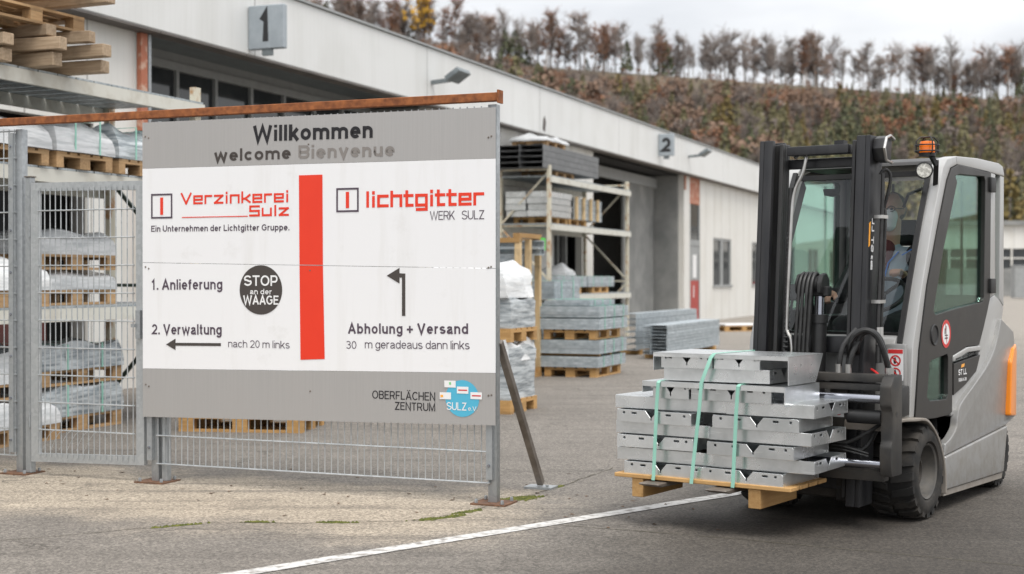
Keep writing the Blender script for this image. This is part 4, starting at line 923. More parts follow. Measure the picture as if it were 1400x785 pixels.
# left panel of the fence, gate post
t = thing('mesh_fence', 'galvanised wire mesh fence panel cut off by left picture edge', 'fence', FP, FA, 'wire mesh fence panels')
b = B(); mesh_panel(b, -6.3, -3.83, .135, 2.55, [.135+.2*i for i in range(13)]); b.obj('wire_mesh', M['wire'], t); post(t, -3.80, 2.55, True, -.04); post(t, -6.3, 2.55)
t = thing('gate_post', 'tall square galvanised post carrying the mesh gate', 'post', FP, FA)
b = B(); b.box(-3.735, -3.685, .0, .055, .011, 2.19); po = b.obj('post_tube', M['galv'], t, .004, 1); b = B(); b.box(-3.74, -3.68, -.004, .06, 2.191, 2.20); b.obj('cap', M['fork'], po)
# gate
t = thing('mesh_gate', 'galvanised framed mesh gate left of the welcome sign', 'gate', FP, FA)
zb, zt_, xa, xb = .10, 2.148, -3.665, -2.665; w = .066; w2 = .062
b = B(); b.prism([(xa, zb), (xb, zb+.02), (xb, zt_-.01), (xa, zt_)], -.02, .02, 'y', [[(xa+w, zb+w2), (xb-w, zb+w2+.02), (xb-w, zt_-.01-w2), (xa+w, zt_-w2)]]); b.obj('gate_frame', M['galv_frame'], t)
b = B(); mesh_panel(b, xa+w+.02, xb-w-.02, zb+w2-.02, zt_-w2+.02, [.34+.2*i for i in range(9)], .05, -.028); b.obj('wire_mesh', M['wire'], t)
b = B(); b.box(xb-.05, xb-.012, -.05, -.021, 1.02, 1.22); b.box(xb-.075, xb-.045, -.07, -.05, 1.10, 1.125); b.obj('lock_case', M['galv'], t)
for z in (.35, 1.75): b = B(); b.tube([(xa-.025, 0, z), (xa-.025, 0, z+.09)], .014, 10); b.obj('hinge', M['galv'], t)
# cable ties / loose wires at the foot of the gate
b = B(); r = random.Random(5)
for i in range(6):
    x = -3.42+i*.075; b.sm = 4; b.tube([(x, -.035, .345), (x-.03, -.05, .33), (x-.07, -.055, .28), (x-.09-r.uniform(0, .03), -.05, .20)], .0022, 5)
place(tag(b.obj('wire_ends', M['galv_frame']), 'loose white wire ends hanging at the foot of mesh gate', 'wires'), FP, FA)
# rusty rail
b = B(); b.box(-7, .055, -.035, .02, 2.575, 2.63); ro = b.obj('rusty_rail', M['rust'], None, .004, 1); b = B(); b.box(.056, .068, -.045, .03, 2.562, 2.645); b.obj('end_cap', M['rust'], ro); place(tag(ro, 'rust red square steel rail lying along the fence top', 'rail'), FP, FA)

sg = thing('welcome_sign', 'large white and grey welcome sign with red vertical bar on the fence', 'sign', FP, FA)
Y0 = -.050     # face plane of the boards
def zb_(x, za, zc): return za + (zc-za)*(x+2.65)/(2.65+.046)
def board(nm, zl0, zr0, zl1, zr1, m):
    b = B(); b.prism([(-2.652, zl0), (.046, zr0), (.046, zr1), (-2.652, zl1)], Y0, Y0+.012); return b.obj(nm, m, sg)
board('lower_grey_board', .469, .512, .808, .844, M['brushed'])
wl = board('lower_white_board', .810, .846, 1.556, 1.508, M['white_vinyl']); wu = board('upper_white_board', 1.559, 1.511, 2.220, 2.207, M['white_vinyl']); gb = board('upper_grey_board', 2.222, 2.209, 2.545, 2.532, M['brushed'])
YT = Y0 - .0015
def line(s, x0, x1, z0, h, m, th=.2, slope=0, nm='lettering', space=.085):
    b = B(); b.T = Matrix.Translation((x0, 0, z0)) @ Matrix.Rotation(-slope, 4, 'Y'); stroke_text(b, s, 0, x1-x0, 0, h, th, YT, space=space); return b.obj(nm, M[m], sg, smooth=False)
line('Willkommen', -1.744, -.825, 2.378, .108, 'black_vinyl', .215, -.008)
line('welcome', -2.056, -1.445, 2.252, .084, 'brown_vinyl', .215); line('Bienvenue', -1.389, -.664, 2.250, .090, 'grey_vinyl', .215, -.006)
line('Ein Unternehmen der Lichtgitter Gruppe.', -2.578, -1.457, 1.774, .043, 'violet_vinyl', .172, -.003, space=.11)
line('1. Anlieferung', -2.572, -1.990, 1.365, .072, 'violet_vinyl', .172, .01, space=.12); line('2. Verwaltung', -2.572, -1.996, 1.052, .072, 'violet_vinyl', .172, .01, space=.12)
line('nach 20 m links', -1.943, -1.457, .973, .051, 'violet_vinyl', .105); line('Abholung + Versand', -1.010, -.141, 1.080, .068, 'violet_vinyl', .18, .012, space=.13)
line('30', -1.026, -.948, .980, .052, 'violet_vinyl', .105); line('m geradeaus dann links', -.885, -.131, .985, .054, 'violet_vinyl', .105, .010)
line('WERK', -.410, -.235, 1.824, .057, 'violet_vinyl', .095); line('SULZ', -.185, -.029, 1.824, .057, 'violet_vinyl', .095)
line('OBERFLÄCHEN', -.830, -.374, .655, .054, 'black_vinyl', .125, space=.11); line('ZENTRUM', -.664, -.374, .587, .052, 'black_vinyl', .125, space=.11)
# red bar in two lengths either side of the seam, arrows
b = B(); b.prism([(-1.379, 1.539), (-1.200, 1.536), (-1.203, 2.139), (-1.383, 2.139)], YT-.001, YT); b.obj('red_bar', M['red_vinyl'], sg)
b = B(); b.prism([(-1.372, .899), (-1.187, .908), (-1.200, 1.530), (-1.379, 1.533)], YT-.001, YT); b.obj('red_bar', M['red_vinyl'], sg)
b = B(); b.prism([(-2.454, .983), (-2.375, 1.025), (-2.375, .996), (-2.002, 1.000), (-2.002, .980), (-2.375, .976), (-2.375, .945)], YT-.001, YT); b.obj('arrow', M['brown_vinyl'], sg)
b = B(); b.prism([(-.723, 1.464), (-.630, 1.515), (-.630, 1.480), (-.588, 1.478), (-.588, 1.202), (-.612, 1.202), (-.612, 1.452), (-.630, 1.452), (-.630, 1.413)], YT-.001, YT); b.obj('arrow', M['brown_vinyl'], sg)
def disc(cx, cz, rx, rz, y0, y1, n=48): return [(cx+rx*cos(2*pi*i/n), cz+rz*sin(2*pi*i/n)) for i in range(n)]
b = B(); b.prism(disc(-1.682, 1.368, .168, .168, 0, 0), YT-.001, YT); st = b.obj('stop_disc', M['brown_vinyl'], sg)
b = B()
for s_, x0, x1, z0, h in (('STOP', -1.814, -1.548, 1.395, .072), ('an der', -1.767, -1.594, 1.338, .037), ('WAAGE', -1.82, -1.542, 1.268, .062)): stroke_text(b, s_, x0, x1, z0, h, .165, YT-.002)
b.obj('stop_lettering', M['white_print'], st)
b = B(); b.prism(disc(-.182, .676, .118, .118, 0, 0), YT-.001, YT); cy = b.obj('cyan_disc', M['cyan_vinyl'], sg)
b = B(); stroke_text(b, 'SULZ', -.291, -.152, .600, .050, .12, YT-.002); stroke_text(b, 'e.V.', -.140, -.075, .600, .028, .12, YT-.002); b.obj('disc_lettering', M['white_print'], cy)
for (x, z, m, tx) in ((-.267, .767, 'green_print', None), (-.178, .730, 'red_print', 'line'), (-.300, .690, 'orange_print', 'line'), (-.083, .697, 'red_print', 'line')):
    b = B(); b.box(x-.040, x+.040, YT-.0035, YT-.0025, z-.022, z+.022); cd = b.obj('member_card', M['white_print'], cy); b = B()
    if m == 'green_print': b.box(x-.006, x+.008, YT-.0045, YT-.004, z-.004, z+.012)
    elif m == 'orange_print': b.box(x-.034, x-.015, YT-.0045, YT-.004, z-.010, z+.006)
    else: b.box(x-.030, x+.032, YT-.0045, YT-.004, z-.004, z+.004)
    b.obj('card_print', M[m], cd)
# square logos with red stroke, drawn letters
for x0, x1, z0, z1 in ((-2.578, -2.400, 1.866, 2.040), (-1.098, -.930, 1.886, 2.046)):
    e = .012; b = B(); b.prism([(x0, z0), (x1, z0), (x1, z1), (x0, z1)], YT-.001, YT, 'y', [[(x0+e, z0+e), (x1-e, z0+e), (x1-e, z1-e), (x0+e, z1-e)]]); lo_ = b.obj('logo_square', M['violet_vinyl'], sg)
    c_ = (x0+x1)/2; b = B(); b.box(c_-.012, c_+.012, YT-.001, YT, z0+.026, z1-.026); b.obj('logo_stroke', M['red_vinyl'], lo_)
GL = {'V': (.95, [[(0, 1), (.47, 0), (.95, 1)]]), 'e': (.8, [[(.8, 0), (0, 0), (0, .72), (.8, .72), (.8, .36), (0, .36)]]), 'r': (.62, [[(0, 0), (0, .72), (.62, .72)]]), 'z': (.78, [[(0, .72), (.78, .72), (0, 0), (.78, 0)]]),
      'i': (.12, [[(.06, 0), (.06, .64)], [(.06, .965), (.06, 1.0)]]), 'n': (.8, [[(0, 0), (0, .72), (.8, .72), (.8, 0)]]), 'k': (.75, [[(0, 0), (0, 1)], [(0, .36), (.3, .36), (.75, .72)], [(.3, .36), (.75, 0)]]),
      'S': (.85, [[(.85, 1), (0, 1), (0, .5), (.85, .5), (.85, 0), (0, 0)]]), 'u': (.8, [[(0, .72), (0, 0), (.8, 0), (.8, .72)]]), 'l': (.12, [[(.06, 0), (.06, 1)]]), 'c': (.72, [[(.72, .72), (0, .72), (0, 0), (.72, 0)]]),
      'h': (.75, [[(0, 0), (0, 1)], [(0, .72), (.75, .72), (.75, 0)]]), 't': (.55, [[(.12, 1), (.12, 0), (.55, 0)], [(-.05, .72), (.55, .72)]]), 'g': (.78, [[(.78, 0), (0, 0), (0, .72), (.78, .72), (.78, -.32), (.05, -.32)]])}
def strokes(s, x0, x1, z0, h, th, m):
    gp = .36; W_ = sum(GL[c][0] for c in s) + gp*(len(s)-1); sx = (x1-x0-th)/W_; b = B(); k = 0; x = x0+th/2
    for c in s:
        w_, pl = GL[c]
        for p in pl:
            for (a0, a1), (c0, c1) in zip(p, p[1:]):
                y = YT - .0003*(k % 5) ; k += 1; A = Vector((x+a0*sx, 0, z0+th/2+a1*(h-th))); D = Vector((x+c0*sx, 0, z0+th/2+c1*(h-th))); d_ = (D-A).normalized(); A -= d_*th/2; D += d_*th/2; nn = Vector((-d_.z, 0, d_.x))*th/2
                b.f([b.v((q.x, y, q.z)) for q in (A-nn, D-nn, D+nn, A+nn)])
        x += (w_+gp)*sx
    return b.obj('logo_lettering', M[m], sg, smooth=False)
strokes('Verzinkerei', -2.330, -1.462, 1.960, .082, .0145, 'red_vinyl'); strokes('Sulz', -1.773, -1.462, 1.868, .076, .0145, 'red_vinyl'); strokes('lichtgitter', -.879, -.029, 1.912, .108, .0200, 'red_vinyl')
b = B(); b.box(-2.320, -1.785, YT-.001, YT, 1.868, 1.874); b.obj('logo_rule', M['red_vinyl'], sg)
for x, z in ((-2.627, 2.446), (-2.60, 2.436), (0, 2.343), (.02, 2.350), (-1.299, 1.499), (-1.299, .690), (-2.627, 1.527), (-2.60, 1.515), (0, 1.515), (.018, 1.52), (-2.627, .697), (-2.60, .685), (0, .701), (.02, .705), (-1.31, 2.345)):
    b = B(); b.lathe([(.0001, -.006), (.005, -.005), (.007, 0)], 8, 'y', (x, Y0, z)); b.obj('screw', M['fork'], sg)

# ================================================================ FORKLIFT (local x forwards, y to its left side, z up)
FO = Vector((1.99, 8.80, 0)); FZ = atan2(-.815, -.58); kmat = Matrix.Translation(FO) @ Matrix.Rotation(FZ, 4, 'Z')
fk = thing('forklift', 'silver grey forklift with orange rear corner and dark mast, driver inside', 'forklift', FO, FZ)
def rot_pts(p, k=1): return [(x, z) for x, z in p]
# wheels
def wheel(cx, cy, rad, wd, side):
    hub = B(); o_ = cy; i_ = cy - side*wd
    # rim dish
    hub.lathe([(.001, cy-side*.10), (rad*.20, cy-side*.10), (rad*.24, cy-side*.075), (rad*.36, cy-side*.085), (rad*.44, cy-side*.105)], 40, 'y', (cx, 0, rad))
    w = hub.obj('wheel', M['chassis'], fk)
    r_ = B(); r_.lathe([(rad*.44, cy-side*.105), (rad*.50, cy-side*.07), (rad*.535, cy-side*.022), (rad*.575, cy-side*.014), (rad*.585, cy-side*.03), (rad*.53, cy-side*.12), (rad*.44, cy-side*.12), (rad*.44, cy-side*.105)], 48, 'y', (cx, 0, rad)); r_.obj('rim', M['rim'], w)
    t_ = B(); pr = [(rad*.58, cy-side*.03), (rad*.62, cy-side*.006), (rad*.70, cy), (rad*.82, cy-side*.004), (rad*.90, cy-side*.016), (rad*.945, cy-side*.05), (rad*.955, cy-side*wd*.5), (rad*.945, i_+side*.05), (rad*.88, i_+side*.012), (rad*.62, i_), (rad*.58, i_+side*.03), (rad*.58, cy-side*.03)]
    t_.lathe(pr, 56, 'y', (cx, 0, rad)); n = 20
    for k in range(n):
        for sd in (0, 1):
            a = 2*pi*(k + .5*sd)/n; m = Matrix.Translation((cx, 0, rad)) @ Matrix.Rotation(a, 4, 'Y')
            t_.T = m; ya = (cy-side*.010) if sd == 0 else (i_+side*.010); ym = cy-side*wd*.5 + (side*.012 if sd == 0 else -side*.012)
            q = [(rad*.90, ya), (rad*.90, ym)]
            hw, sk = .024, .030
            vs = []
            for (yy, xo, ro, ww) in ((ya, 0, rad*.955, hw), (ya*.75+ym*.25, sk*.3, rad, hw), (ym, sk, rad, hw*.8)):
                for xx in (-ww, ww): vs.append((t_.v((xx+xo, yy, rad*.86)), t_.v((xx+xo, yy, ro))))
            for i0 in (0, 2):
                a0, a1, c0, c1 = vs[i0], vs[i0+1], vs[i0+2], vs[i0+3]
                t_.f([a0[1], a1[1], c1[1], c0[1]]); t_.f([a0[0], a0[1], c0[1], c0[0]]); t_.f([a1[0], c1[0], c1[1], a1[1]])
            t_.f([vs[0][0], vs[1][0], vs[1][1], vs[0][1]]); t_.f([vs[4][0], vs[4][1], vs[5][1], vs[5][0]])
    t_.T = Matrix.Identity(4); t_.obj('tyre', M['tyre'], w, ang=38)
for side in (1, -1):
    wheel(-.07, side*.585, .290, .30, side); wheel(-1.66, side*.53, .245, .22, side)
# chassis and body
b = B(); b.box(-1.75, .25, -.27, .27, .13, .60); b.box(-1.4, -.40, -.50, .50, .14, .58); b.obj('chassis', M['chassis'], fk, .01, 1)
def yw(x): return .56 if x > -1.76 else .56 - .055*((-1.76-x)/.34)**1.6
def body_prism(poly, yscale=1, sub=6):
    b = B(); P_ = []
    for (x0, z0), (x1, z1) in zip(poly, poly[1:]+poly[:1]):
        for i in range(sub): P_.append((x0+(x1-x0)*i/sub, z0+(z1-z0)*i/sub))
    A = [b.v((x, yw(x)*yscale, z)) for x, z in P_]; D = [b.v((x, -yw(x)*yscale, z)) for x, z in P_]
    b.f(A); b.f(D[::-1]); n = len(P_)
    for i in range(n): b.f([A[i], A[(i+1) % n], D[(i+1) % n], D[i]])
    return b
def smooth_poly(pts, keep, n=6):
    """Catmull-Rom through the first `keep` points, the rest stay corners"""
    out = []; p = pts[:keep]
    for i in range(keep-1):
        p0, p1, p2, p3 = Vector(p[max(i-1, 0)]), Vector(p[i]), Vector(p[i+1]), Vector(p[min(i+2, keep-1)])
        for k in range(n):
            t = k/n; out.append(tuple(.5*((2*p1)+(p2-p0)*t+(2*p0-5*p1+4*p2-p3)*t*t+(3*p1-p0-3*p2+p3)*t**3)))
    return out + [tuple(q) for q in pts[keep-1:]]
cw = smooth_poly([(-1.575, 1.17), (-1.46, 1.0), (-1.262, .863), (-.952, .737), (-.72, .645), (-.66, .57), (-.632, .50), (-.53, .447), (-.425, .42)], 9) + [(-.405, .345), (-1.69, .428), (-2.02, .455), (-2.10, .93), (-1.93, 1.07)]
body_prism(cw, 1, 1).obj('counterweight', M['paint_silver'], fk, .018, 3)
b = B()
for sd in (1, -1): b.prism([(-.405, .343), (-1.688, .426), (-1.60, .115), (-.385, .135)], sd*.505, sd*.572)
b.obj('side_skirt', M['paint_silver'], fk, .016, 3)
b = B()
for sd in (1, -1): b.prism([(-.385, .133), (-1.60, .112), (-1.58, .075), (-.38, .10)], sd*.50, sd*.562)
b.obj('lower_sill', M['dusty_silver'], fk)
for sd in (1, -1):
    b = B()
    pl = [(-1.80, .86), (-1.775, .60), (-1.765, .488), (-2.035, .463), (-2.112, .93), (-2.02, .98), (-1.88, .955)]; sub = []
    for (x0, z0), (x1, z1) in zip(pl, pl[1:]+pl[:1]):
        for i in range(5): sub.append((x0+(x1-x0)*i/5, z0+(z1-z0)*i/5))
    A = [b.v((x, sd*(yw(x)+.010), z)) for x, z in sub]; D = [b.v((x, sd*(yw(x)-.06), z)) for x, z in sub]; b.f(A); b.f(D[::-1]); n = len(sub)
    for i in range(n): b.f([A[i], A[(i+1) % n], D[(i+1) % n], D[i]])
    b.obj('orange_corner', M['orange'], fk, .018, 3)
b = B(); b.box(-2.13, -2.08, -.44, .44, .5, .93); b.obj('rear_panel', M['orange'], fk, .01, 2)
b = B(); b.prism([(-1.60, 1.195), (-1.95, 1.085), (-1.85, .98), (-1.50, 1.05)], -.44, .44); b.obj('engine_cover', M['paint_light'], fk, .03, 3)
# black filler painting the shade in the gap between cab and counterweight
b = B()
for sd in (1, -1): b.prism([(-.40, .60), (-.63, .57), (-.87, .62), (-1.3, .82), (-1.6, 1.06), (-1.56, 1.14), (-1.25, .86), (-.95, .735), (-.72, .64), (-.64, .5), (-.52, .44), (-.40, .43)], sd*.46, sd*.515)
b.obj('gap_shade_fill', M['dark_plastic'], fk)
# fenders
fp = smooth_poly([(.47, .57), (.46, .625), (.40, .640), (.2, .628), (.0, .612), (-.14, .545), (-.25, .45), (-.33, .33), (-.362, .20), (-.365, .12)], 10, 4)
b = B()
for sd in (1, -1):
    for y0, y1, th in ((.26, .590, .018),):
        A = []
        for i, (x, z) in enumerate(fp):
            d_ = Vector(fp[min(i+1, len(fp)-1)]) - Vector(fp[max(i-1, 0)]); d_.normalize(); nx_, nz_ = -d_.y*th, d_.x*th
            A.append([b.v((x, sd*y0, z)), b.v((x, sd*y1, z)), b.v((x+nx_, sd*y1, z+nz_)), b.v((x+nx_, sd*y0, z+nz_))])
        for p, q in zip(A, A[1:]):
            for i in range(4): b.f([p[i], p[(i+1) % 4], q[(i+1) % 4], q[i]])
        b.f(A[0]); b.f(A[-1][::-1])
b.obj('fender', M['dusty_silver'], fk, .004, 1)
# front cowl, side boxes
b = B(); b.prism([(.035, 1.115), (.10, 1.09), (.165, 1.0), (.20, .64), (-.05, .64), (-.05, 1.09)], -.438, .438); b.obj('front_cowl', M['paint_silver'], fk, .015, 2)
b = B(); b.box(.21, .40, .47, .56, .645, .82); b.obj('valve_box', M['dark_plastic'], fk, .01, 2)
b = B(); b.box(.132, .185, .40, .52, .66, 1.06); b.obj('cowl_wing', M['paint_silver'], fk, .012, 2)
hz = B(); hz.box(.1855, .1875, .418, .512, .845, 1.03); hz = hz.obj('hazard_label', M['white_print'], fk); b = B(); b.box(.188, .189, .420, .510, 1.004, 1.028); b.obj('label_header', M['red_print'], hz)
def ring_x(b, x, cy, cz, r0, r1, n=24):
    A = [b.v((x, cy+r1*cos(2*pi*i/n), cz+r1*sin(2*pi*i/n))) for i in range(n)]; D = [b.v((x, cy+r0*cos(2*pi*i/n), cz+r0*sin(2*pi*i/n))) for i in range(n)]
    for i in range(n): b.f([A[i], A[(i+1) % n], D[(i+1) % n], D[i]])
def slash_x(b, x, cy, cz, r, w=.006):
    s_ = r*.7; b.f([b.v((x, cy+a*s_+c*w, cz-a*s_+c*w)) for a, c in ((-1, -.5), (1, -.5), (1, .5), (-1, .5))])
b = B(); ring_x(b, .189, .465, .962, .024, .033); slash_x(b, .189, .465, .962, .030); b.obj('prohibition_ring', M['red_print'], hz)
b = B(); ring_x(b, .189, .465, .888, .024, .033); slash_x(b, .189, .465, .888, .030); b.obj('prohibition_ring', M['red_print'], hz)
for cz in (.962, .888): b = B(); b.prism([(.456, cz-.018), (.467, cz-.018), (.471, cz+.004), (.465, cz+.020), (.458, cz+.018), (.453, cz)], .188, .1885, 'x'); b.obj('pictogram', M['black_print'], hz)
# cab frame
O_ = [(.13, .62), (.075, 1.06), (-.075, 1.40), (-.27, 1.81), (-.405, 2.06), (-.455, 2.14), (-.53, 2.195), (-.70, 2.225)]
I_ = [(-.72, 2.172), (-.59, 2.140), (-.512, 2.06), (-.352, 1.78), (-.150, 1.40), (-.015, 1.02), (.06, .62)]
for sd in (1, -1):
    cf = B()
    cf.prism(O_ + I_, sd*.445, sd*.532)
    cf.prism([(-.70, 2.226), (-1.14, 2.242), (-1.62, 2.240), (-1.70, 2.225), (-1.735, 2.175), (-1.735, 2.155), (-1.40, 2.165), (-.722, 2.172)], sd*.446, sd*.531)
    cf.prism([(-1.42, 2.164), (-1.535, 2.161), (-1.535, 1.335), (-1.40, 1.31)], sd*.45, sd*.530)
    cf.prism([(-1.655, 2.157), (-1.735, 2.154), (-1.735, 1.25), (-1.64, 1.30)], sd*.449, sd*.529)
    cf.prism(smooth_poly([(-1.735, 1.248), (-1.625, 1.06), (-1.30, .832), (-.87, .632), (-.625, .572)], 5, 5) + [(-.625, .70), (-1.10, .822), (-1.19, .945), (-1.165, 1.0), (-1.25, 1.10), (-1.335, 1.21), (-1.40, 1.308), (-1.535, 1.333), (-1.64, 1.298)], sd*.451, sd*.528)
    cf.prism([(-.625, .918), (-.90, .965), (-1.188, .968), (-1.166, 1.0), (-.90, 1.0), (-.625, .958)], sd*.47, sd*.545)
    cfo = cf.obj('cab_frame', M['paint_light'], fk, .012, 3)
    v_ = B()
    for k in range(4): v_.prism([(-.66-k*.13, .928+k*.008), (-.75-k*.13, .938+k*.008), (-.75-k*.13, .946+k*.008), (-.66-k*.13, .938+k*.008)], sd*.546, sd*.548)
    v_.obj('vent_slot', M['dark_plastic'], cfo)
    # door
    dr = B(); outer = [(x-.006, z) for x, z in I_] + [(.03, .602), (-.28, .588), (-.56, .588), (-.615, .60), (-.618, .955), (-.90, 1.005), (-1.160, 1.004), (-1.246, 1.104), (-1.33, 1.215), (-1.394, 1.31), (-1.412, 2.160)]
    g1 = [(-.705, 2.06), (-.67, 2.095), (-.74, 2.112), (-1.26, 2.128), (-1.285, 2.10), (-1.262, 1.32), (-1.235, 1.288), (-.70, 1.255), (-.30, 1.222), (-.265, 1.25), (-.44, 1.62)]
    g2 = [(-.195, .93), (-.22, .945), (-.515, .972), (-.535, .95), (-.535, .72), (-.50, .69), (-.20, .70), (-.15, .73)]
    dr.prism(outer, sd*.490, sd*.538, 'y', [g1, g2]); do = dr.obj('door', M['dark_panel'], fk, .003, 1)
    b = B(); b.prism(g1, sd*.508, sd*.512); b.obj('door_glass', M['glass_side'], do); b = B(); b.prism(g2, sd*.508, sd*.512); b.obj('lower_door_glass', M['glass_side'], do)
    b = B(); b.prism([(-.645, .905), (-1.185, .940), (-1.10, .832), (-.87, .755), (-.645, .705)], sd*.50, sd*.538); st_ = b.obj('badge_panel', M['dark_panel'], fk, .003, 1)
    b = B(); b.lathe([(.052, sd*.539), (.060, sd*.546), (.066, sd*.539)], 32, 'y', (-.274, 0, 1.10), False); b.lathe([(.0001, sd*.5395), (.05, sd*.5395)], 24, 'y', (-.274, 0, 1.10)); b.obj('door_handle', M['dark_plastic'], do)
    b = B(); [b.box(-1.47, -1.36, sd*.532, sd*.556, z, z+.10) for z in (2.03, 1.345)]; b.obj('hinge', M['dark_plastic'], do, .006, 2)
    b = B(); b.prism([(-1.536, 2.150), (-1.653, 2.148), (-1.64, 1.31), (-1.536, 1.336)], sd*.49, sd*.494); b.obj('quarter_glass', M['glass_side'], fk)
    # gasket along the A pillar
    b = B(); q = [(x+.012, z) for x, z in O_[1:6]]
    for p_, n_ in zip(q, q[1:]): b.bar((p_[0], sd*.452, p_[1]), (n_[0], sd*.452, n_[1]), .03, .018)
    b.obj('pillar_gasket', M['dark_plastic'], fk)
    if sd == 1:
        # round no lifting sign
        sgn = B(); sgn.lathe([(.0001, .5395), (.088, .5395)], 40, 'y', (-.489, 0, 1.10)); so2 = sgn.obj('round_sign', M['white_print'], do)
        b = B(); b.lathe([(.066, .5405), (.088, .5405)], 40, 'y', (-.489, 0, 1.10), False); b.prism([(-.470, 1.165), (-.476, 1.167), (-.508, 1.035), (-.502, 1.033)], .5406, .5410); b.obj('sign_ring', M['red_print'], so2)
        b = B(); b.box(-.520, -.462, .5412, .5416, 1.070, 1.077); b.box(-.520, -.462, .5412, .5416, 1.088, 1.094); b.prism([(-.482, 1.09), (-.488, 1.09), (-.492, 1.15), (-.484, 1.15)], .5412, .5416); b.prism([(-.46, 1.10), (-.47, 1.10), (-.472, 1.135), (-.462, 1.135)], .5412, .5416); b.obj('sign_pictogram', M['black_print'], so2)
        b = B(); stroke_text(b, 'STILL', .73, .90, .826, .038, .20, .5395, lambda u, y, v: (-u, y, v)); stroke_text(b, 'RX60-30', .735, .895, .785, .022, .24, .5395, lambda u, y, v: (-u, y, v)); b.obj('badge_lettering', M['white_print'], st_)
        b = B(); b.prism([(-.785, .873), (-.845, .878), (-.855, .898), (-.795, .893)], .5385, .5395); b.obj('badge_mark', M['orange_print'], st_)
# roof, windscreen, rear window
b = B(); b.prism([(-.50, 2.165), (-.53, 2.19), (-.70, 2.222), (-1.14, 2.238), (-1.62, 2.236), (-1.70, 2.22), (-1.70, 2.15)], -.444, .444); b.obj('roof', M['dark_panel'], fk, .008, 2)
b = B(); W_ = [(.05, 1.10), (-.085, 1.40), (-.282, 1.81), (-.425, 2.09)]
r0_ = [(b.v((x, -.43, z)), b.v((x, .43, z))) for x, z in W_]
for p_, q_ in zip(r0_, r0_[1:]): b.f([p_[0], p_[1], q_[1], q_[0]])
b.obj('windscreen', M['glass_front'], fk)
for x_, z_ in ((-.433, 2.105), (.047, 1.105)): b = B(); b.bar((x_, -.44, z_), (x_, .44, z_), .03, .032); b.obj('windscreen_gasket', M['dark_plastic'], fk)
b = B(); b.f([b.v(p) for p in ((-1.70, -.44, 1.33), (-1.70, .44, 1.33), (-1.70, .44, 2.13), (-1.70, -.44, 2.13))]); b.obj('rear_window', M['glass_front'], fk)
b = B(); b.box(-1.72, -1.66, -.448, .448, .95, 1.33); b.obj('rear_wall', M['dark_plastic'], fk); b = B(); b.box(-1.65, .0, -.44, .44, .60, .66); b.obj('cab_floor', M['dark_plastic'], fk)
b = B()
for y_ in (-.25, 0, .25): b.tube([(-1.69, y_, 1.33), (-1.69, y_, 2.13)], .010, 6)
b.obj('window_bars', M['dark_plastic'], fk)
# inside: dashboard, wheel, seat, console
b = B(); b.prism([(-.02, 1.06), (-.16, 1.12), (-.26, 1.06), (-.20, .70), (-.05, .66)], -.42, .42); b.obj('dashboard', M['dark_plastic'], fk, .015, 2)
b = B(); b.box(-.02, .0, -.07, .07, -.055, .055, Matrix.Rotation(R(-20), 4, 'Y'), (-.16, -.34, 1.36)); b.tube([(-.08, -.34, 1.12), (-.15, -.34, 1.32)], .01, 6); b.obj('display', M['dark_plastic'], fk, .005, 1)
stc = Vector((-.50, .10, 1.34)); stm = Matrix.Translation(stc) @ Matrix.Rotation(R(38), 4, 'Y')
b = B(); b.tube([(-.16, .10, .75), (-.44, .10, 1.28)], .028, 10); b.obj('steering_column', M['dark_plastic'], fk)
b = B(); b.T = stm; b.tube([(.17*cos(2*pi*i/28), .17*sin(2*pi*i/28), 0) for i in range(29)], .014, 8, False)
for a in (20, 140, 260): b.tube([(0, 0, -.02), (.165*cos(R(a)), .165*sin(R(a)), 0)], .012, 6)
b.lathe([(.0001, -.03), (.04, -.03), (.045, 0), (.0001, .01)], 16, 'z'); b.obj('steering_wheel', M['dark_plastic'], fk)
b = B(); b.box(-1.32, -.82, -.24, .24, .98, 1.10); b.box(-1.25, -.9, -.2, .2, .66, .98); b.obj('seat', M['seat'], fk, .04, 3)
b = B(); b.box(-.07, .07, -.25, .25, 0, .58, Matrix.Rotation(R(-8), 4, 'Y'), (-1.27, 0, 1.08)); b.box(-.05, .05, -.14, .14, .60, .78, Matrix.Rotation(R(-8), 4, 'Y'), (-1.28, 0, 1.08)); b.obj('seat_back', M['seat'], fk, .04, 3)
b = B(); b.box(-1.1, -.62, -.42, -.28, .95, 1.2); b.tube([(-.68, -.35, 1.2), (-.66, -.35, 1.32)], .014, 8); b.lathe([(.0001, .06), (.022, .05), (.025, .02), (.015, 0)], 10, 'z', (-.66, -.35, 1.31)); b.obj('control_console', M['dark_plastic'], fk, .01, 1)
b = B(); b.tube([(-.30, .452, 2.0), (-.48, .30, 1.98), (-.50, .26, 1.90)], .01, 6); b.lathe([(.0001, 0), (.05, .01), (.06, .05)], 14, 'z', (-.5, -.22, 1.98)); b.obj('mirror', M['dark_plastic'], fk)
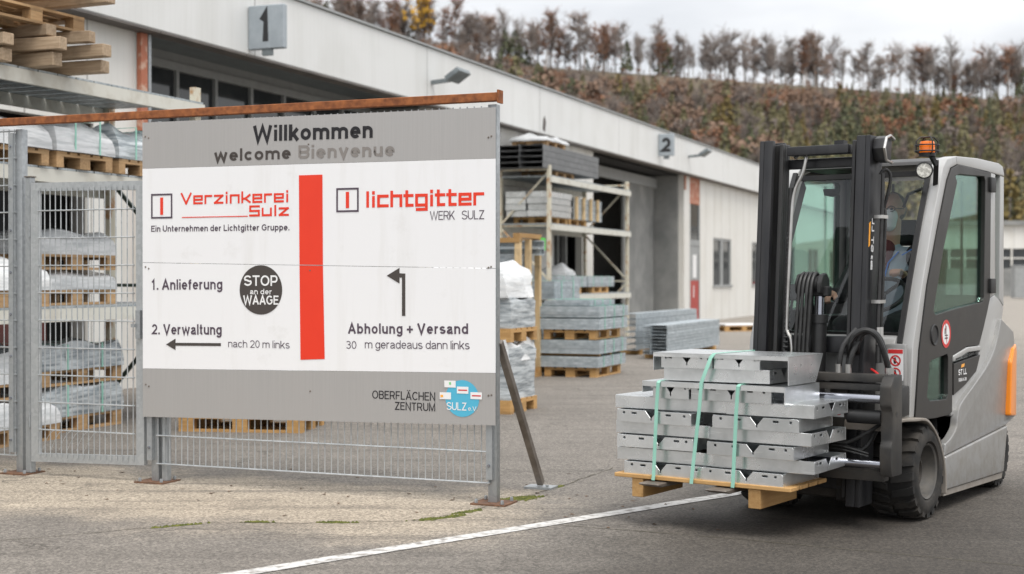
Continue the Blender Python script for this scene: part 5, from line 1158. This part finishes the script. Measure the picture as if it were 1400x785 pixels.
# beacon and lights on the left front corner
b = B(); b.bar((-.40, .50, 2.02), (-.30, .54, 2.17), .03, .02); b.bar((-.30, .54, 2.14), (-.26, .50, 2.24), .035, .02); bk = b.obj('lamp_bracket', M['dark_plastic'], fk)
b = B(); b.lathe([(.0001, .075), (.040, .070), (.046, .055), (.047, 0), (.0001, 0)], 24, 'z', (-.25, .50, 2.215)); bc = b.obj('beacon', M['lamp_lens'], fk)
b = B()
for a in (45, 135, 225, 315):
    ca, sa = cos(R(a)), sin(R(a)); b.tube([(-.25+.045*ca, .5+.045*sa, 2.205), (-.25+.072*ca, .5+.072*sa, 2.22), (-.25+.070*ca, .5+.070*sa, 2.285), (-.25+.045*ca, .5+.045*sa, 2.31), (-.25, .5, 2.312)], .0045, 6)
for z_, r_ in ((2.225, .072), (2.262, .071)): b.tube([(-.25+r_*cos(2*pi*i/20), .5+r_*sin(2*pi*i/20), z_) for i in range(21)], .0045, 6, False)
b.lathe([(.0001, 0), (.05, 0), (.05, -.02), (.0001, -.02)], 16, 'z', (-.25, .5, 2.214)); b.obj('beacon_cage', M['dark_plastic'], bc)
b = B(); b.T = Matrix.Translation((-.20, .50, 2.105)) @ Matrix.Rotation(R(18), 4, 'Z'); b.lathe([(.0001, -.05), (.035, -.045), (.050, -.015), (.053, .012), (.045, .014)], 24, 'x'); wl_ = b.obj('work_light', M['dark_plastic'], fk)
b = B(); b.T = Matrix.Translation((-.20, .50, 2.105)) @ Matrix.Rotation(R(18), 4, 'Z'); b.lathe([(.0001, .010), (.044, .010)], 24, 'x'); b.obj('lens', M['led'], wl_)
# mast, tilted back a little
TS = Matrix.Identity(4); TS[0][2] = -.077; TS[0][3] = .077
def mb(sm=0): b = B(sm); b.T = TS.copy(); return b
for sd in (1, -1):
    y = lambda a, c: (sd*a, sd*c) if sd*a < sd*c else (sd*c, sd*a)
    b = mb(); b.box(.20, .40, *y(.325, .355), .12, 2.29); b.box(.360, .40, *y(.268, .3249), .12, 2.29); b.box(.20, .235, *y(.268, .3249), .12, 2.29); b.obj('outer_rail', M['mast'], fk, .006, 2)
    b = mb(); b.box(.283, .313, *y(.222, .318), .16, 2.27); b.box(.243, .2829, *y(.222, .246), .16, 2.27); b.box(.3131, .349, *y(.222, .246), .16, 2.27); b.box(.243, .2829, *y(.294, .318), .16, 2.27); b.box(.3131, .349, *y(.294, .318), .16, 2.27); b.obj('inner_rail', M['mast_light'], fk, .004, 1)
for q in ((.25, .35, -.198, .198, 2.195, 2.25), (.20, .25, -.33, .33, 2.12, 2.18), (.2, .25, -.33, .33, 1.0, 1.10), (.20, .30, -.33, .33, .20, .34)): b = mb(); b.box(*q); b.obj('cross_member', M['mast'], fk, .008, 2)
b = mb(); b.box(.27, .33, .10, .16, 2.251, 2.275); b.obj('stop_block', M['mast'], fk)
b = mb(); b.tube([(.30, .03, .30), (.30, .03, 1.18)], .045, 16); b.tube([(.30, .03, 1.18), (.30, .03, 1.23)], .052, 16); lc = b.obj('lift_cylinder', M['dark_plastic'], fk); b = mb(); b.tube([(.30, .03, 1.23), (.30, .03, 1.36)], .026, 14); b.obj('piston_rod', M['chrome'], lc)
b = mb(); b.box(.265, .335, -.03, .09, 1.34, 1.40); b.prism([(.235, 1.37), (.245, 1.44), (.29, 1.48), (.35, 1.47), (.38, 1.42), (.37, 1.36), (.30, 1.33)], .035, .065); b.prism([(.235, 1.37), (.245, 1.44), (.29, 1.48), (.35, 1.47), (.38, 1.42), (.37, 1.36), (.30, 1.33)], -.105, -.09); b.lathe([(.055, -.085), (.05, -.03), (.055, .03)], 24, 'y', (.305, 0, 1.41)); b.obj('hose_pulley', M['dark_plastic'], fk, .006, 1)
for k in range(4):
    yk = -.075+.026*k; b = mb(4); b.tube([(.375+.006*k, yk-.012, .55), (.385, yk-.008, 1.0), (.383, yk, 1.30), (.375, yk, 1.39), (.35, yk, 1.45), (.305, yk, 1.478), (.262, yk, 1.45), (.24, yk, 1.39), (.235, yk, 1.0)], .0115, 8); b.obj('hose', M['hose'], fk)
b = mb(); b.box(.36, .41, -.15, .06, .93, .98); b.obj('hose_clamp', M['mast_light'], fk, .006, 1)
b = mb(4); b.tube([(.24, -.19, 2.19), (.27, -.13, 2.225), (.30, -.09, 2.22), (.32, -.085, 2.16), (.33, -.10, 2.08), (.34, -.145, 1.96), (.345, -.155, 1.75), (.345, -.16, 1.2), (.35, -.15, 1.12), (.36, -.115, 1.03), (.36, -.11, .6)], .011, 10); b.obj('hydraulic_pipe', M['pipe'], fk)
b = mb(); b.tube([(.33, -.17, 2.0), (.33, -.18, 1.0), (.33, -.17, .5)], .016, 8)
for k in range(34): b.tube([(.34, -.178, 1.72-k*.03), (.34, -.150, 1.72-k*.03)], .009, 6)
b.obj('lift_chain', M['hose'], fk)
b = mb(4); b.tube([(.30, .385, 2.06), (.30, .40, 2.0), (.30, .395, 1.2), (.30, .40, .95)], .012, 8); b.tube([(.26, .385, 1.84), (.25, .40, 1.80), (.25, .395, 1.2), (.25, .40, .95)], .012, 8)
b.tube([(.30, .385, 2.06), (.29, .41, 2.09), (.26, .43, 2.05), (.255, .415, 1.95), (.25, .385, 1.84)], .010, 8); mh = b.obj('mast_hose', M['hose'], fk)
for z in (1.80, 1.30): b = mb(); b.box(.23, .32, .357, .412, z, z+.02); b.obj('hose_clip', M['pipe'], mh)
for x in (.30, .25): b = mb(); b.tube([(x, .397, 1.16), (x, .399, 1.06)], .0135, 8); b.obj('hose_fitting', M['pipe'], mh)
b = mb(); b.prism([(.23, 2.27), (.30, 2.29), (.36, 2.27), (.38, 2.21), (.34, 2.14), (.24, 2.13)], .356, .425); ml = b.obj('mast_lamp', M['mast_light'], fk, .012, 2)
b = mb(); b.tube([(.23, .434, 2.27), (.30, .436, 2.288), (.36, .436, 2.27), (.382, .434, 2.21), (.345, .433, 2.14), (.25, .432, 2.13)], .009, 8); b.obj('lamp_rim', M['pipe'], ml)
b = mb(); stroke_text(b, 'STILL', 1.60, 1.80, -.345, .040, .22, -.3565, lambda u, y, v: (-v, -y, u)); b.obj('mast_lettering', M['white_print'], fk); b = mb(); stroke_text(b, 'RX60-30', 1.50, 1.58, -.345, .030, .20, -.3565, lambda u, y, v: (-v, -y, u)); b.obj('model_number', M['white_print'], fk)
b = mb(); b.prism([(.365, 1.64), (.385, 1.63), (.385, 1.77), (.365, 1.78)], .356, .3575); b.obj('mast_mark', M['orange_print'], fk)
# carriage with side shift rods
b = B(); b.box(.46, .545, -.74, .525, .855, .90); b.box(.46, .535, -.74, .525, .805, .845); b.box(.45, .53, -.74, .525, .29, .35); [b.box(.43, .459, y_-.05, y_+.05, .30, .89) for y_ in (-.22, .22)]; b.obj('carriage', M['carriage'], fk, .006, 2)
for ye in (.53, -.81):
    b = B(); b.prism([(.44, .33), (.60, .33), (.615, .40), (.615, .50), (.595, .53), (.595, .70), (.615, .73), (.615, .84), (.56, .895), (.44, .90)], ye, ye+.07); ep = b.obj('end_plate', M['carriage'], fk, .010, 2)
    b = B(); b.lathe([(.0001, ye+.0715), (.014, ye+.0715)], 16, 'y', (.53, 0, .68)); b.obj('pin_hole', M['hose'], ep)
for z_, r_ in ((.765, .026), (.395, .024)): b = B(); b.tube([(.585, -.74, z_), (.585, .53, z_)], r_, 20); b.obj('side_shift_rod', M['chrome'], fk)
b = B(); b.tube([(.57, .33, .66), (.57, .53, .66)], .040, 16); b.obj('side_shift_cylinder', M['dark_plastic'], fk)
b = B(4); b.tube([(.565, .20, .52), (.55, .30, .50), (.53, .42, .56), (.50, .50, .62)], .011, 8); b.tube([(.56, .0, .44), (.57, .25, .465), (.57, .45, .435)], .006, 6); b.tube([(.56, .0, .455), (.57, .25, .485), (.57, .45, .45)], .006, 6); b.tube([(.48, .1, .60), (.50, .22, .50), (.48, .38, .46), (.44, .45, .58)], .014, 8); b.obj('carriage_hose', M['hose'], fk)
b = B(); b.box(.548, .628, -.015, .095, .29, .92); b.obj('fork_positioner', M['carriage'], fk, .008, 2)
hl = B(); hl.box(.612, .615, .20, .32, .655, .72); hl = hl.obj('warning_plate', M['white_print'], fk); b = B(); ring_x(b, .6165, .232, .687, .016, .023); ring_x(b, .6165, .288, .687, .016, .023); slash_x(b, .6165, .232, .687, .02); slash_x(b, .6165, .288, .687, .02); b.obj('prohibition_rings', M['red_print'], hl)
for yf in (-.62, -.19):
    b = B(); w_ = .065; b.prism([(.59, .88), (.59, .235), (1.16, .243), (1.21, .258), (1.21, .266), (.66, .272), (.632, .30), (.632, .88)], yf-w_, yf+w_); b.obj('fork', M['fork'], fk, .006, 1)
b = B(5); b.tube([(.30, .30, .93), (.42, .32, 1.04), (.46, .36, 1.12), (.44, .42, 1.14), (.40, .46, 1.08), (.36, .48, .95), (.34, .50, .88)], .017, 10); b.tube([(.32, .27, .91), (.44, .28, 1.02), (.50, .33, 1.11), (.49, .40, 1.15), (.45, .46, 1.10), (.40, .50, .95)], .017, 10); b.tube([(.50, .24, .91), (.48, .26, 1.05), (.40, .31, 1.15)], .016, 10); b.tube([(.50, .30, .91), (.48, .32, 1.02), (.42, .36, 1.13)], .016, 10); hh = b.obj('hose_loop', M['hose'], fk)
for x_, y_, z_ in ((.50, .24, .89), (.50, .30, .89), (.345, .495, .87), (.40, .50, .87)): b = B(); b.tube([(x_, y_, z_), (x_, y_, z_+.06)], .0185, 10); b.obj('hose_fitting', M['pipe'], hh)
b = B(4); b.tube([(.40, .40, .92), (.44, .45, .90), (.48, .50, .86), (.50, .54, .80)], .007, 6); b.obj('red_cable', M['red_print'], fk)
b = B(); b.box(.22, .36, .16, .33, .13, .36); b.box(.24, .42, .10, .38, .30, .36); b.box(.22, .36, -.33, -.16, .13, .36); b.obj('axle_mount', M['chassis'], fk, .01, 1); b = B(); b.lathe([(.0001, .385), (.025, .385), (.028, .37)], 14, 'y', (.33, 0, .32)); b.obj('pivot_pin', M['rim'], fk)

# ---------------------------------------------------------------- driver
def blob(name, parts, voxel, m, parent, smooth_it=6):
    """one continuous surface grown round tapered limbs: parts are (p, q, r0, r1[, squash])"""
    bm = bmesh.new()
    for pt in parts:
        p, q, r0, r1 = Vector(pt[0]), Vector(pt[1]), pt[2], pt[3]; sq = pt[4] if len(pt) > 4 else (1, 1, 1); L_ = (q-p).length; n = max(1, int(L_/(min(r0, r1)*.45)))
        for i in range(n+1):
            t = i/n; r = r0+(r1-r0)*t; mt = Matrix.Translation(p.lerp(q, t)) @ Matrix.Diagonal((sq[0]*r, sq[1]*r, sq[2]*r, 1)); bmesh.ops.create_icosphere(bm, subdivisions=2, radius=1, matrix=mt)
    me = bpy.data.meshes.new(name); bm.to_mesh(me); bm.free(); o = bpy.data.objects.new(name, me); C.objects.link(o)
    md = o.modifiers.new('r', 'REMESH'); md.mode = 'VOXEL'; md.voxel_size = voxel; s_ = o.modifiers.new('s', 'SMOOTH'); s_.iterations = smooth_it; s_.factor = .5
    bpy.context.view_layer.update(); dg = bpy.context.evaluated_depsgraph_get(); nm = bpy.data.meshes.new_from_object(o.evaluated_get(dg)); bpy.data.objects.remove(o); bpy.data.meshes.remove(me)
    nm.name = name; nm.materials.clear(); nm.materials.append(m); nm.polygons.foreach_set('use_smooth', [True]*len(nm.polygons)); o = bpy.data.objects.new(name, nm); C.objects.link(o); o.parent = parent; return o
HX = -.93
def hand(w, dirv, side, curl=.5):
    """palm with five bent fingers, returned as limbs; dirv points from wrist to knuckles"""
    w = Vector(w); d_ = Vector(dirv).normalized(); s_ = Vector((0, side, 0)); s_ = (s_ - d_*s_.dot(d_)).normalized(); u = d_.cross(s_)*side; u = u if u.z > 0 else -u; out = []
    for k, ln in enumerate((.062, .072, .068, .054)):
        base = w + d_*.085 + s_*(.030-.020*k); out.append((w + s_*(.018-.012*k), base, .014, .0125)); j1 = base + d_*ln*.45 - u*ln*.15*curl; j2 = j1 + d_*ln*.20 - u*ln*.42; j3 = j2 - d_*ln*.22 - u*ln*.22; out += [(base, j1, .0100, .0092), (j1, j2, .0092, .0086), (j2, j3, .0086, .0076)]
    tb = w + s_*.034 + d_*.02; t1 = tb + s_*.022 + d_*.032 - u*.012; out += [(w + s_*.02, tb, .016, .013), (tb, t1, .0125, .011), (t1, t1 + d_*.028 - s_*.010 - u*.016, .0105, .009)]
    return out
wl3, wr3 = Vector((-.655, .205, 1.47)), Vector((-.76, -.335, 1.345))
shl, shr = Vector((HX-.03, .195, 1.585)), Vector((HX-.03, -.195, 1.585)); ell, elr = Vector((HX+.06, .33, 1.36)), Vector((HX+.0, -.34, 1.33))
hp = Vector((HX-.10, 0, 1.17)); hd = Vector((HX+.015, .03, 1.895))
parts = [(hd+Vector((-.015, 0, .03)), hd+Vector((0, 0, .03)), .096, .094, (1.06, .84, 1.05)), (hd+Vector((.025, 0, -.02)), hd+Vector((.038, 0, -.085)), .070, .046, (1, .88, 1)), (hd+Vector((.03, 0, .0)), hd+Vector((.055, 0, -.03)), .06, .05, (1, .9, 1)),
  (hd+Vector((.098, 0, .012)), hd+Vector((.118, 0, -.022)), .010, .014), (hd+Vector((.0, .079, -.005)), hd+Vector((-.008, .083, .012)), .016, .018, (1, .45, 1.4)), (hd+Vector((.0, -.079, -.005)), hd+Vector((-.008, -.083, .012)), .016, .018, (1, .45, 1.4)),
  (Vector((HX-.035, .0, 1.62)), hd+Vector((-.02, 0, -.07)), .062, .058), (hp, Vector((HX-.05, 0, 1.50)), .14, .15, (.78, 1.1, 1)), (shl, shr, .065, .065), (shl, ell, .052, .044), (ell, wl3, .042, .028), (shr, elr, .052, .044), (elr, wr3, .042, .028),
  (hp+Vector((.02, .10, -.01)), Vector((-.50, .15, 1.13)), .082, .062), (hp+Vector((.02, -.10, -.01)), Vector((-.50, -.15, 1.13)), .082, .062), (Vector((-.50, .15, 1.13)), Vector((-.36, .15, .74)), .055, .042), (Vector((-.50, -.15, 1.13)), Vector((-.36, -.15, .74)), .055, .042), (Vector((-.38, .15, .70)), Vector((-.22, .15, .69)), .04, .035), (Vector((-.38, -.15, .70)), Vector((-.22, -.15, .69)), .04, .035)]
parts += hand(wl3, (.75, -.1, .25), -1) + hand(wr3, (.9, .05, -.15), 1)
# world placement of a child-less top-level thing
def fplace(o): o.location = FO; o.rotation_euler = (0, 0, FZ); return o
pr_ = blob('person', parts, .0075, M['skin'], None, 3); fplace(pr_); tag(pr_, 'bald driver with glasses and pale face mask sitting in the forklift cab', 'person')
blob('jacket', [(hp+Vector((0, 0, -.02)), Vector((HX-.05, 0, 1.50)), .155, .168, (.80, 1.1, 1)), (shl, shr, .080, .080), (Vector((HX-.04, 0, 1.60)), Vector((HX-.03, 0, 1.655)), .085, .072)], .012, M['jacket'], pr_)
blob('sleeve', [(shl+Vector((0, -.02, 0)), shl+Vector((0, .02, 0)), .088, .082), (shl, ell, .074, .062), (ell, ell.lerp(wl3, .88), .060, .044)], .010, M['jacket_black'], pr_); blob('sleeve', [(shr+Vector((0, .02, 0)), shr+Vector((0, -.02, 0)), .088, .082), (shr, elr, .074, .062), (elr, elr.lerp(wr3, .88), .060, .044)], .010, M['jacket_black'], pr_)
blob('trousers', [(hp+Vector((0, 0, -.03)), hp+Vector((0, 0, .02)), .150, .148, (.8, 1.1, .8)), (hp+Vector((.02, .10, -.01)), Vector((-.50, .15, 1.13)), .094, .074), (hp+Vector((.02, -.10, -.01)), Vector((-.50, -.15, 1.13)), .094, .074), (Vector((-.50, .15, 1.13)), Vector((-.37, .15, .78)), .070, .058), (Vector((-.50, -.15, 1.13)), Vector((-.37, -.15, .78)), .070, .058)], .012, M['jacket_black'], pr_)
blob('shoe', [(Vector((-.40, .15, .70)), Vector((-.20, .15, .695)), .048, .042)], .01, M['seat'], pr_); blob('shoe', [(Vector((-.40, -.15, .70)), Vector((-.20, -.15, .695)), .048, .042)], .01, M['seat'], pr_)
blob('shirt', [(Vector((HX+.045, 0, 1.53)), Vector((HX+.02, 0, 1.64)), .055, .072, (1, .8, 1))], .008, M['shirt'], pr_)
blob('face_mask', [(hd+Vector((.062, 0, -.035)), hd+Vector((.058, 0, -.085)), .066, .052, (1, .96, 1)), (hd+Vector((.096, 0, -.022)), hd+Vector((.092, 0, -.05)), .030, .030)], .006, M['mask'], pr_)
blob('hair', [(hd+Vector((-.035, 0, .015)), hd+Vector((-.03, 0, .045)), .094, .090, (.98, .92, 1))], .007, M['hair'], pr_)
b = B()
for sd in (1, -1):
    c_ = hd+Vector((.108, sd*.034, .012)); b.tube([c_+Vector((-abs(.022*cos(2*pi*i/16))*.2, .026*cos(2*pi*i/16), .018*sin(2*pi*i/16))) for i in range(17)], .0028, 6, False); b.tube([c_+Vector((-.004, sd*.027, .004)), hd+Vector((.01, sd*.085, .015))], .0028, 6)
b.tube([hd+Vector((.110, -.010, .014)), hd+Vector((.114, 0, .017)), hd+Vector((.110, .010, .014))], .0026, 6); b.obj('glasses', M['black_print'], pr_)
for sd in (1, -1): b = B(); b.lathe([(.0001, .1035), (.008, .1025), (.010, .098)], 12, 'x', (hd.x, hd.y+sd*.034, hd.z+.012)); b.obj('eye', M['black_print'], pr_)
b = B(); b.tube([(HX+.082, .0, 1.28), (HX+.092, .0, 1.42), (HX+.082, .03, 1.55), (HX+.05, .09, 1.625)], .006, 6); b.tube([(HX+.09, .0, 1.44), (HX+.082, -.03, 1.55), (HX+.05, -.09, 1.625)], .006, 6); b.tube([(HX+.075, .12, 1.60), (HX+.03, .20, 1.655), (HX-.04, .24, 1.66)], .005, 6); b.obj('jacket_piping', M['piping'], pr_)

# ---------------------------------------------------------------- the load: pallet, folded galvanised trays, straps
def onfork(o, x, y, z, rz=0): o.location = kmat @ Vector((x, y, z)); o.rotation_euler = (0, 0, FZ+rz); return o
t = thing('half_pallet', 'light wooden half pallet on the forks carrying galvanised trays', 'pallet', kmat @ Vector((0, 0, 0)), FZ)
for x0_, x1_ in ((1.005, 1.115), (.88, .985), (.75, .86), (.62, .73)): B().box(x0_, x1_, -.905, .22, .2755, .2985).obj('deck_board', M['wood_new_y'], t, .003, 1)
for y0_, y1_ in ((-.79, -.715), (-.04, .035)): B().box(.62, 1.105, y0_, y1_, .165, .275).obj('stringer', M['wood_new_x'], t, .003, 1)
def hole(cx, cz, w, h): return [(cx-w/2, cz-h/2), (cx+w/2, cz-h/2), (cx+w/2, cz+h/2), (cx-w/2, cz+h/2)]
def wallpoly(L, h, notch):
    if not notch: return [(0, 0), (L, 0), (L, h), (0, h)], []
    c = L*rng.uniform(.46, .56); n_ = .040; poly = [(0, 0), (c-.003, 0), (c-.003, h*.42), (c-n_, h-.003), (c-n_-.01, h), (.008, h), (0, h-.010)]
    poly = [(0, 0), (L, 0), (L, h-.010), (L-.008, h), (c+n_, h), (c+.0035, h*.42), (c+.0035, .016), (c-.0035, .016), (c-.0035, h*.42), (c-n_, h), (.008, h), (0, h-.010)]
    return poly, [hole(L*.10, h*.74, .014, .014), hole(c-.115, h*.74, .034, .012), hole(c+.115, h*.74, .034, .012), hole(L*.91, h*.74, .014, .014)]
def tray(label, y0, y1, z, h, x1=1.10, dp=.46, notch_front=True, notch_side=False, top=False, rz=0):
    L = y1-y0; b = B(); e = .004
    po, ho = wallpoly(L, h, notch_front); b.prism(po, dp-e, dp, 'x', ho) if ho else b.prism(po, dp-e, dp, 'x')
    b.prism([(0, 0), (L, 0), (L, h), (0, h)], 0, e, 'x')
    ps, hs = wallpoly(dp-2*e-.002, h, notch_side); ps = [(x+e+.001, w) for x, w in ps]; hs = [[(x+e+.001, w) for x, w in q] for q in hs]
    for ya in (0, L-e): b.prism(ps, ya+.0005, ya+e-.0005, 'y', hs) if hs else b.prism(ps, ya+.0005, ya+e-.0005, 'y')
    b.box(e+.001, dp-e-.001, e, L-e, .001, .004)
    if top: b.box(.001, dp-.001, .001, L-.001, h+.0005, h+.0035)
    b.box(dp-.03, dp-e-.0005, e, L-e, h*.985-.003, h*.985) if notch_front is None else None
    o = b.obj('galvanised_tray', M['galv_load'], None, .0012, 1, smooth=False); tag(o, label, 'steel tray', 'galvanised trays on the forks'); onfork(o, x1-dp, y0, z, rz); o.rotation_euler = (R(rng.uniform(-.35, .35)), R(rng.uniform(-.5, .5)), FZ+rz); return o
LN = ['bottom', 'second', 'third', 'fourth', 'fifth', 'sixth']; z = .2995; h = .0725
spec = [[(-.865, -.335, 1), (-.325, .185, 1)], [(-.935, -.29, 0), (-.285, .325, 0)], [(-.905, -.405, 1), (-.29, .245, 1)], [(-.925, -.30, 0), (-.295, .330, 0)], [(-.895, -.395, 1), (-.27, .262, 1)], [(-.945, -.20, 0), (-.195, .345, 0)]]
for k, row in enumerate(spec):
    for j, (y0_, y1_, nf) in enumerate(row):
        lab = f'{["notched", "plain"][1-nf]} galvanised tray in the {LN[k]} layer of the load, {["left", "right"][j]} of the middle strap' if k not in (0,) else f'galvanised tray lying on the pallet deck, {["left", "right"][j]} one of the bottom layer'
        tray(lab, y0_+rng.uniform(-.006, .006), y1_+rng.uniform(-.006, .006), z, h, 1.098-(.034 if not nf else 0)+rng.uniform(-.008, .006), .46, bool(nf), not nf, k == 5, R(rng.uniform(-1.6, 1.6)))
    z += h+.0032
tray('short notched tray in the seventh layer, left end under the angle plate', -.66, -.425, z, .088, 1.085, .44, True, False)
tray('longer notched tray in the seventh layer beside the middle strap', -.41, .09, z, .088, 1.085, .44, True, False)
b = B(); b.box(0, .47, 0, .90, .0915, .0955); b.box(0, .47, .896, .90, -.015, .0915); b.box(0, .47, 0, .004, .03, .0915); b.box(.466, .47, .0045, .8955, .066, .0915); o = b.obj('galvanised_angle_plate', M['galv_load'], None, 0, smooth=False); tag(o, 'long folded galvanised plate capping the seventh layer with bent end', 'steel plate', 'galvanised trays on the forks'); onfork(o, .645, -.715, z); z += .0985
tray('plain galvanised tray in the eighth layer under the topmost pieces', -.60, .065, z, .078, 1.07, .42, False, True, False, R(.6)); z += .0805
tray('notched galvanised tray near the top, left of the middle strap', -.605, -.275, z, .078, 1.085, .44, True, False); tray('notched galvanised tray near the top, right of the middle strap', -.265, .02, z, .078, 1.085, .44, True, False)
b = B(); b.prism([(0, 0), (.85, 0), (.85, .004), (0, .004)], 0, .47, 'x'); b.prism([(.10, -.155), (.47, -.155), (.47, -.001), (.0, -.001)], .846, .850, 'y', [hole(.30, -.05, .016, .016), hole(.16, -.055, .012, .012)]); b.prism([(.30, -.10), (.47, -.10), (.47, -.001), (.0, -.001)], 0.0, .004, 'y'); b.box(.466, .47, .004, .8455, -.020, -.0005)
o = b.obj('galvanised_top_plate', M['galv_load'], None, 0, smooth=False); tag(o, 'topmost folded galvanised plate with sloping end cheek on the load', 'steel plate', 'galvanised trays on the forks'); onfork(o, .63, -.65, z+.0805); ztop = z+.0865
def strap(pts, lab, w=.022):
    b = B(); q = []
    for i, p in enumerate(pts):
        p = Vector(p); d_ = (Vector(pts[min(i+1, len(pts)-1)]) - Vector(pts[max(i-1, 0)])).normalized(); sd = Vector((0, 1, 0)); nn = d_.cross(sd).normalized()*.0012; sv = nn.cross(d_).normalized()*w/2
        q.append([b.v(p-sv-nn), b.v(p+sv-nn), b.v(p+sv+nn), b.v(p-sv+nn)])
    for a, c in zip(q, q[1:]):
        for i in range(4): b.f([a[i], a[(i+1) % 4], c[(i+1) % 4], c[i]])
    b.f(q[0]); b.f(q[-1][::-1]); o = b.obj('strap', M['strap'], None); tag(o, lab, 'strap', 'mint green straps on the load'); return onfork(o, 0, 0, 0)
z7 = .2995 + 6*(h+.0032) + .0985
strap([(1.128, -.635, .275), (1.126, -.632, .30), (1.122, -.615, .70), (1.121, -.605, z7-.01), (1.108, -.602, z7+.002), (.64, -.60, z7+.002), (.625, -.60, z7-.01), (.622, -.62, .30)], 'mint green strap, leftmost of the three round the load')
strap([(1.128, -.385, .275), (1.127, -.383, .30), (1.122, -.335, .72), (1.121, -.325, z7), (1.110, -.27, ztop-.02), (1.095, -.255, ztop+.003), (.64, -.235, ztop+.003), (.622, -.235, ztop-.02), (.620, -.30, .30)], 'mint green strap passing over the topmost plate of load')
strap([(1.128, -.125, .275), (1.126, -.123, .30), (1.122, -.105, .70), (1.121, -.095, z7-.01), (1.108, -.09, z7+.002), (.64, -.09, z7+.002), (.625, -.09, z7-.01), (.622, -.11, .30)], 'mint green strap, rightmost of the three round the load')

# ---------------------------------------------------------------- moss in the joints
r = random.Random(11)
def moss(cx, cy, lx, ly, rz, n, lab, gp='moss patches'):
    b = B(); ca, sa = cos(rz), sin(rz)
    for i in range(n):
        u = r.gauss(0, .38); w = r.gauss(0, .38); x = u*lx; y = w*ly*(1-.5*min(1, abs(u))); s_ = r.uniform(.006, .018); hgt = r.uniform(.004, .016)*(1-.5*min(1, abs(w)))
        X_, Y_ = cx+x*ca-y*sa, cy+x*sa+y*ca; k = r.randint(5, 7); top = b.v((X_, Y_, hgt)); rg = [b.v((X_+s_*r.uniform(.6, 1.2)*cos(2*pi*j/k), Y_+s_*r.uniform(.6, 1.2)*sin(2*pi*j/k), .001)) for j in range(k)]
        for j in range(k): b.f([top, rg[j], rg[(j+1) % k]])
    o = b.obj('moss', M['moss'], None, ang=180); o['kind'] = 'stuff'; o['label'] = lab; o['category'] = 'moss'
moss(.06, 9.33, .16, .10, R(30), 420, 'bright moss patch right of the right sign post foot'); moss(-.27, 8.80, .16, .03, R(45), 120, 'thin moss strip in the crack left of the sign post'); moss(-.50, 8.52, .10, .045, R(30), 140, 'browning moss tuft in the crack before the sign')
moss(-1.05, 8.41, .12, .02, 0, 80, 'small moss strip in the crack before the middle of sign'); moss(-1.5, 8.42, .12, .018, 0, 80, 'small moss strip in the crack before the left half of sign'); moss(-1.95, 8.30, .2, .012, R(30), 70, 'faint moss line in the crack near the gate'); moss(.33, 9.85, .06, .02, R(60), 50, 'moss tuft beside the brace foot')
moss(-.36, 8.62, .14, .03, R(40), 120, 'moss run in the crack nearest the sign post')

# a few dry leaves blown along the fence and the crack
b = B(); r = random.Random(21)
for i in range(70):
    u = r.random(); x = -4.2 + 5.6*u; y = 10.5 - 1.35*u*1.2 + r.gauss(0, .45); a = r.random()*6.28; L_ = r.uniform(.012, .026)
    ca, sa = cos(a)*L_, sin(a)*L_; z = r.uniform(.004, .012); b.f([b.v((x-ca, y-sa, .003)), b.v((x+sa*.5, y-ca*.5, z)), b.v((x+ca, y+sa, .004)), b.v((x-sa*.5, y+ca*.5, z*.8))])
M['dry_leaf'] = mat('dry_leaf', (.16, .085, .04), (.09, .05, .028), 9, .9, vary=.4)
o = b.obj('fallen_leaves', M['dry_leaf'], None, ang=180); o['kind'] = 'stuff'; o['label'] = 'few small dry brown leaves scattered along the fence foot'; o['category'] = 'leaves'
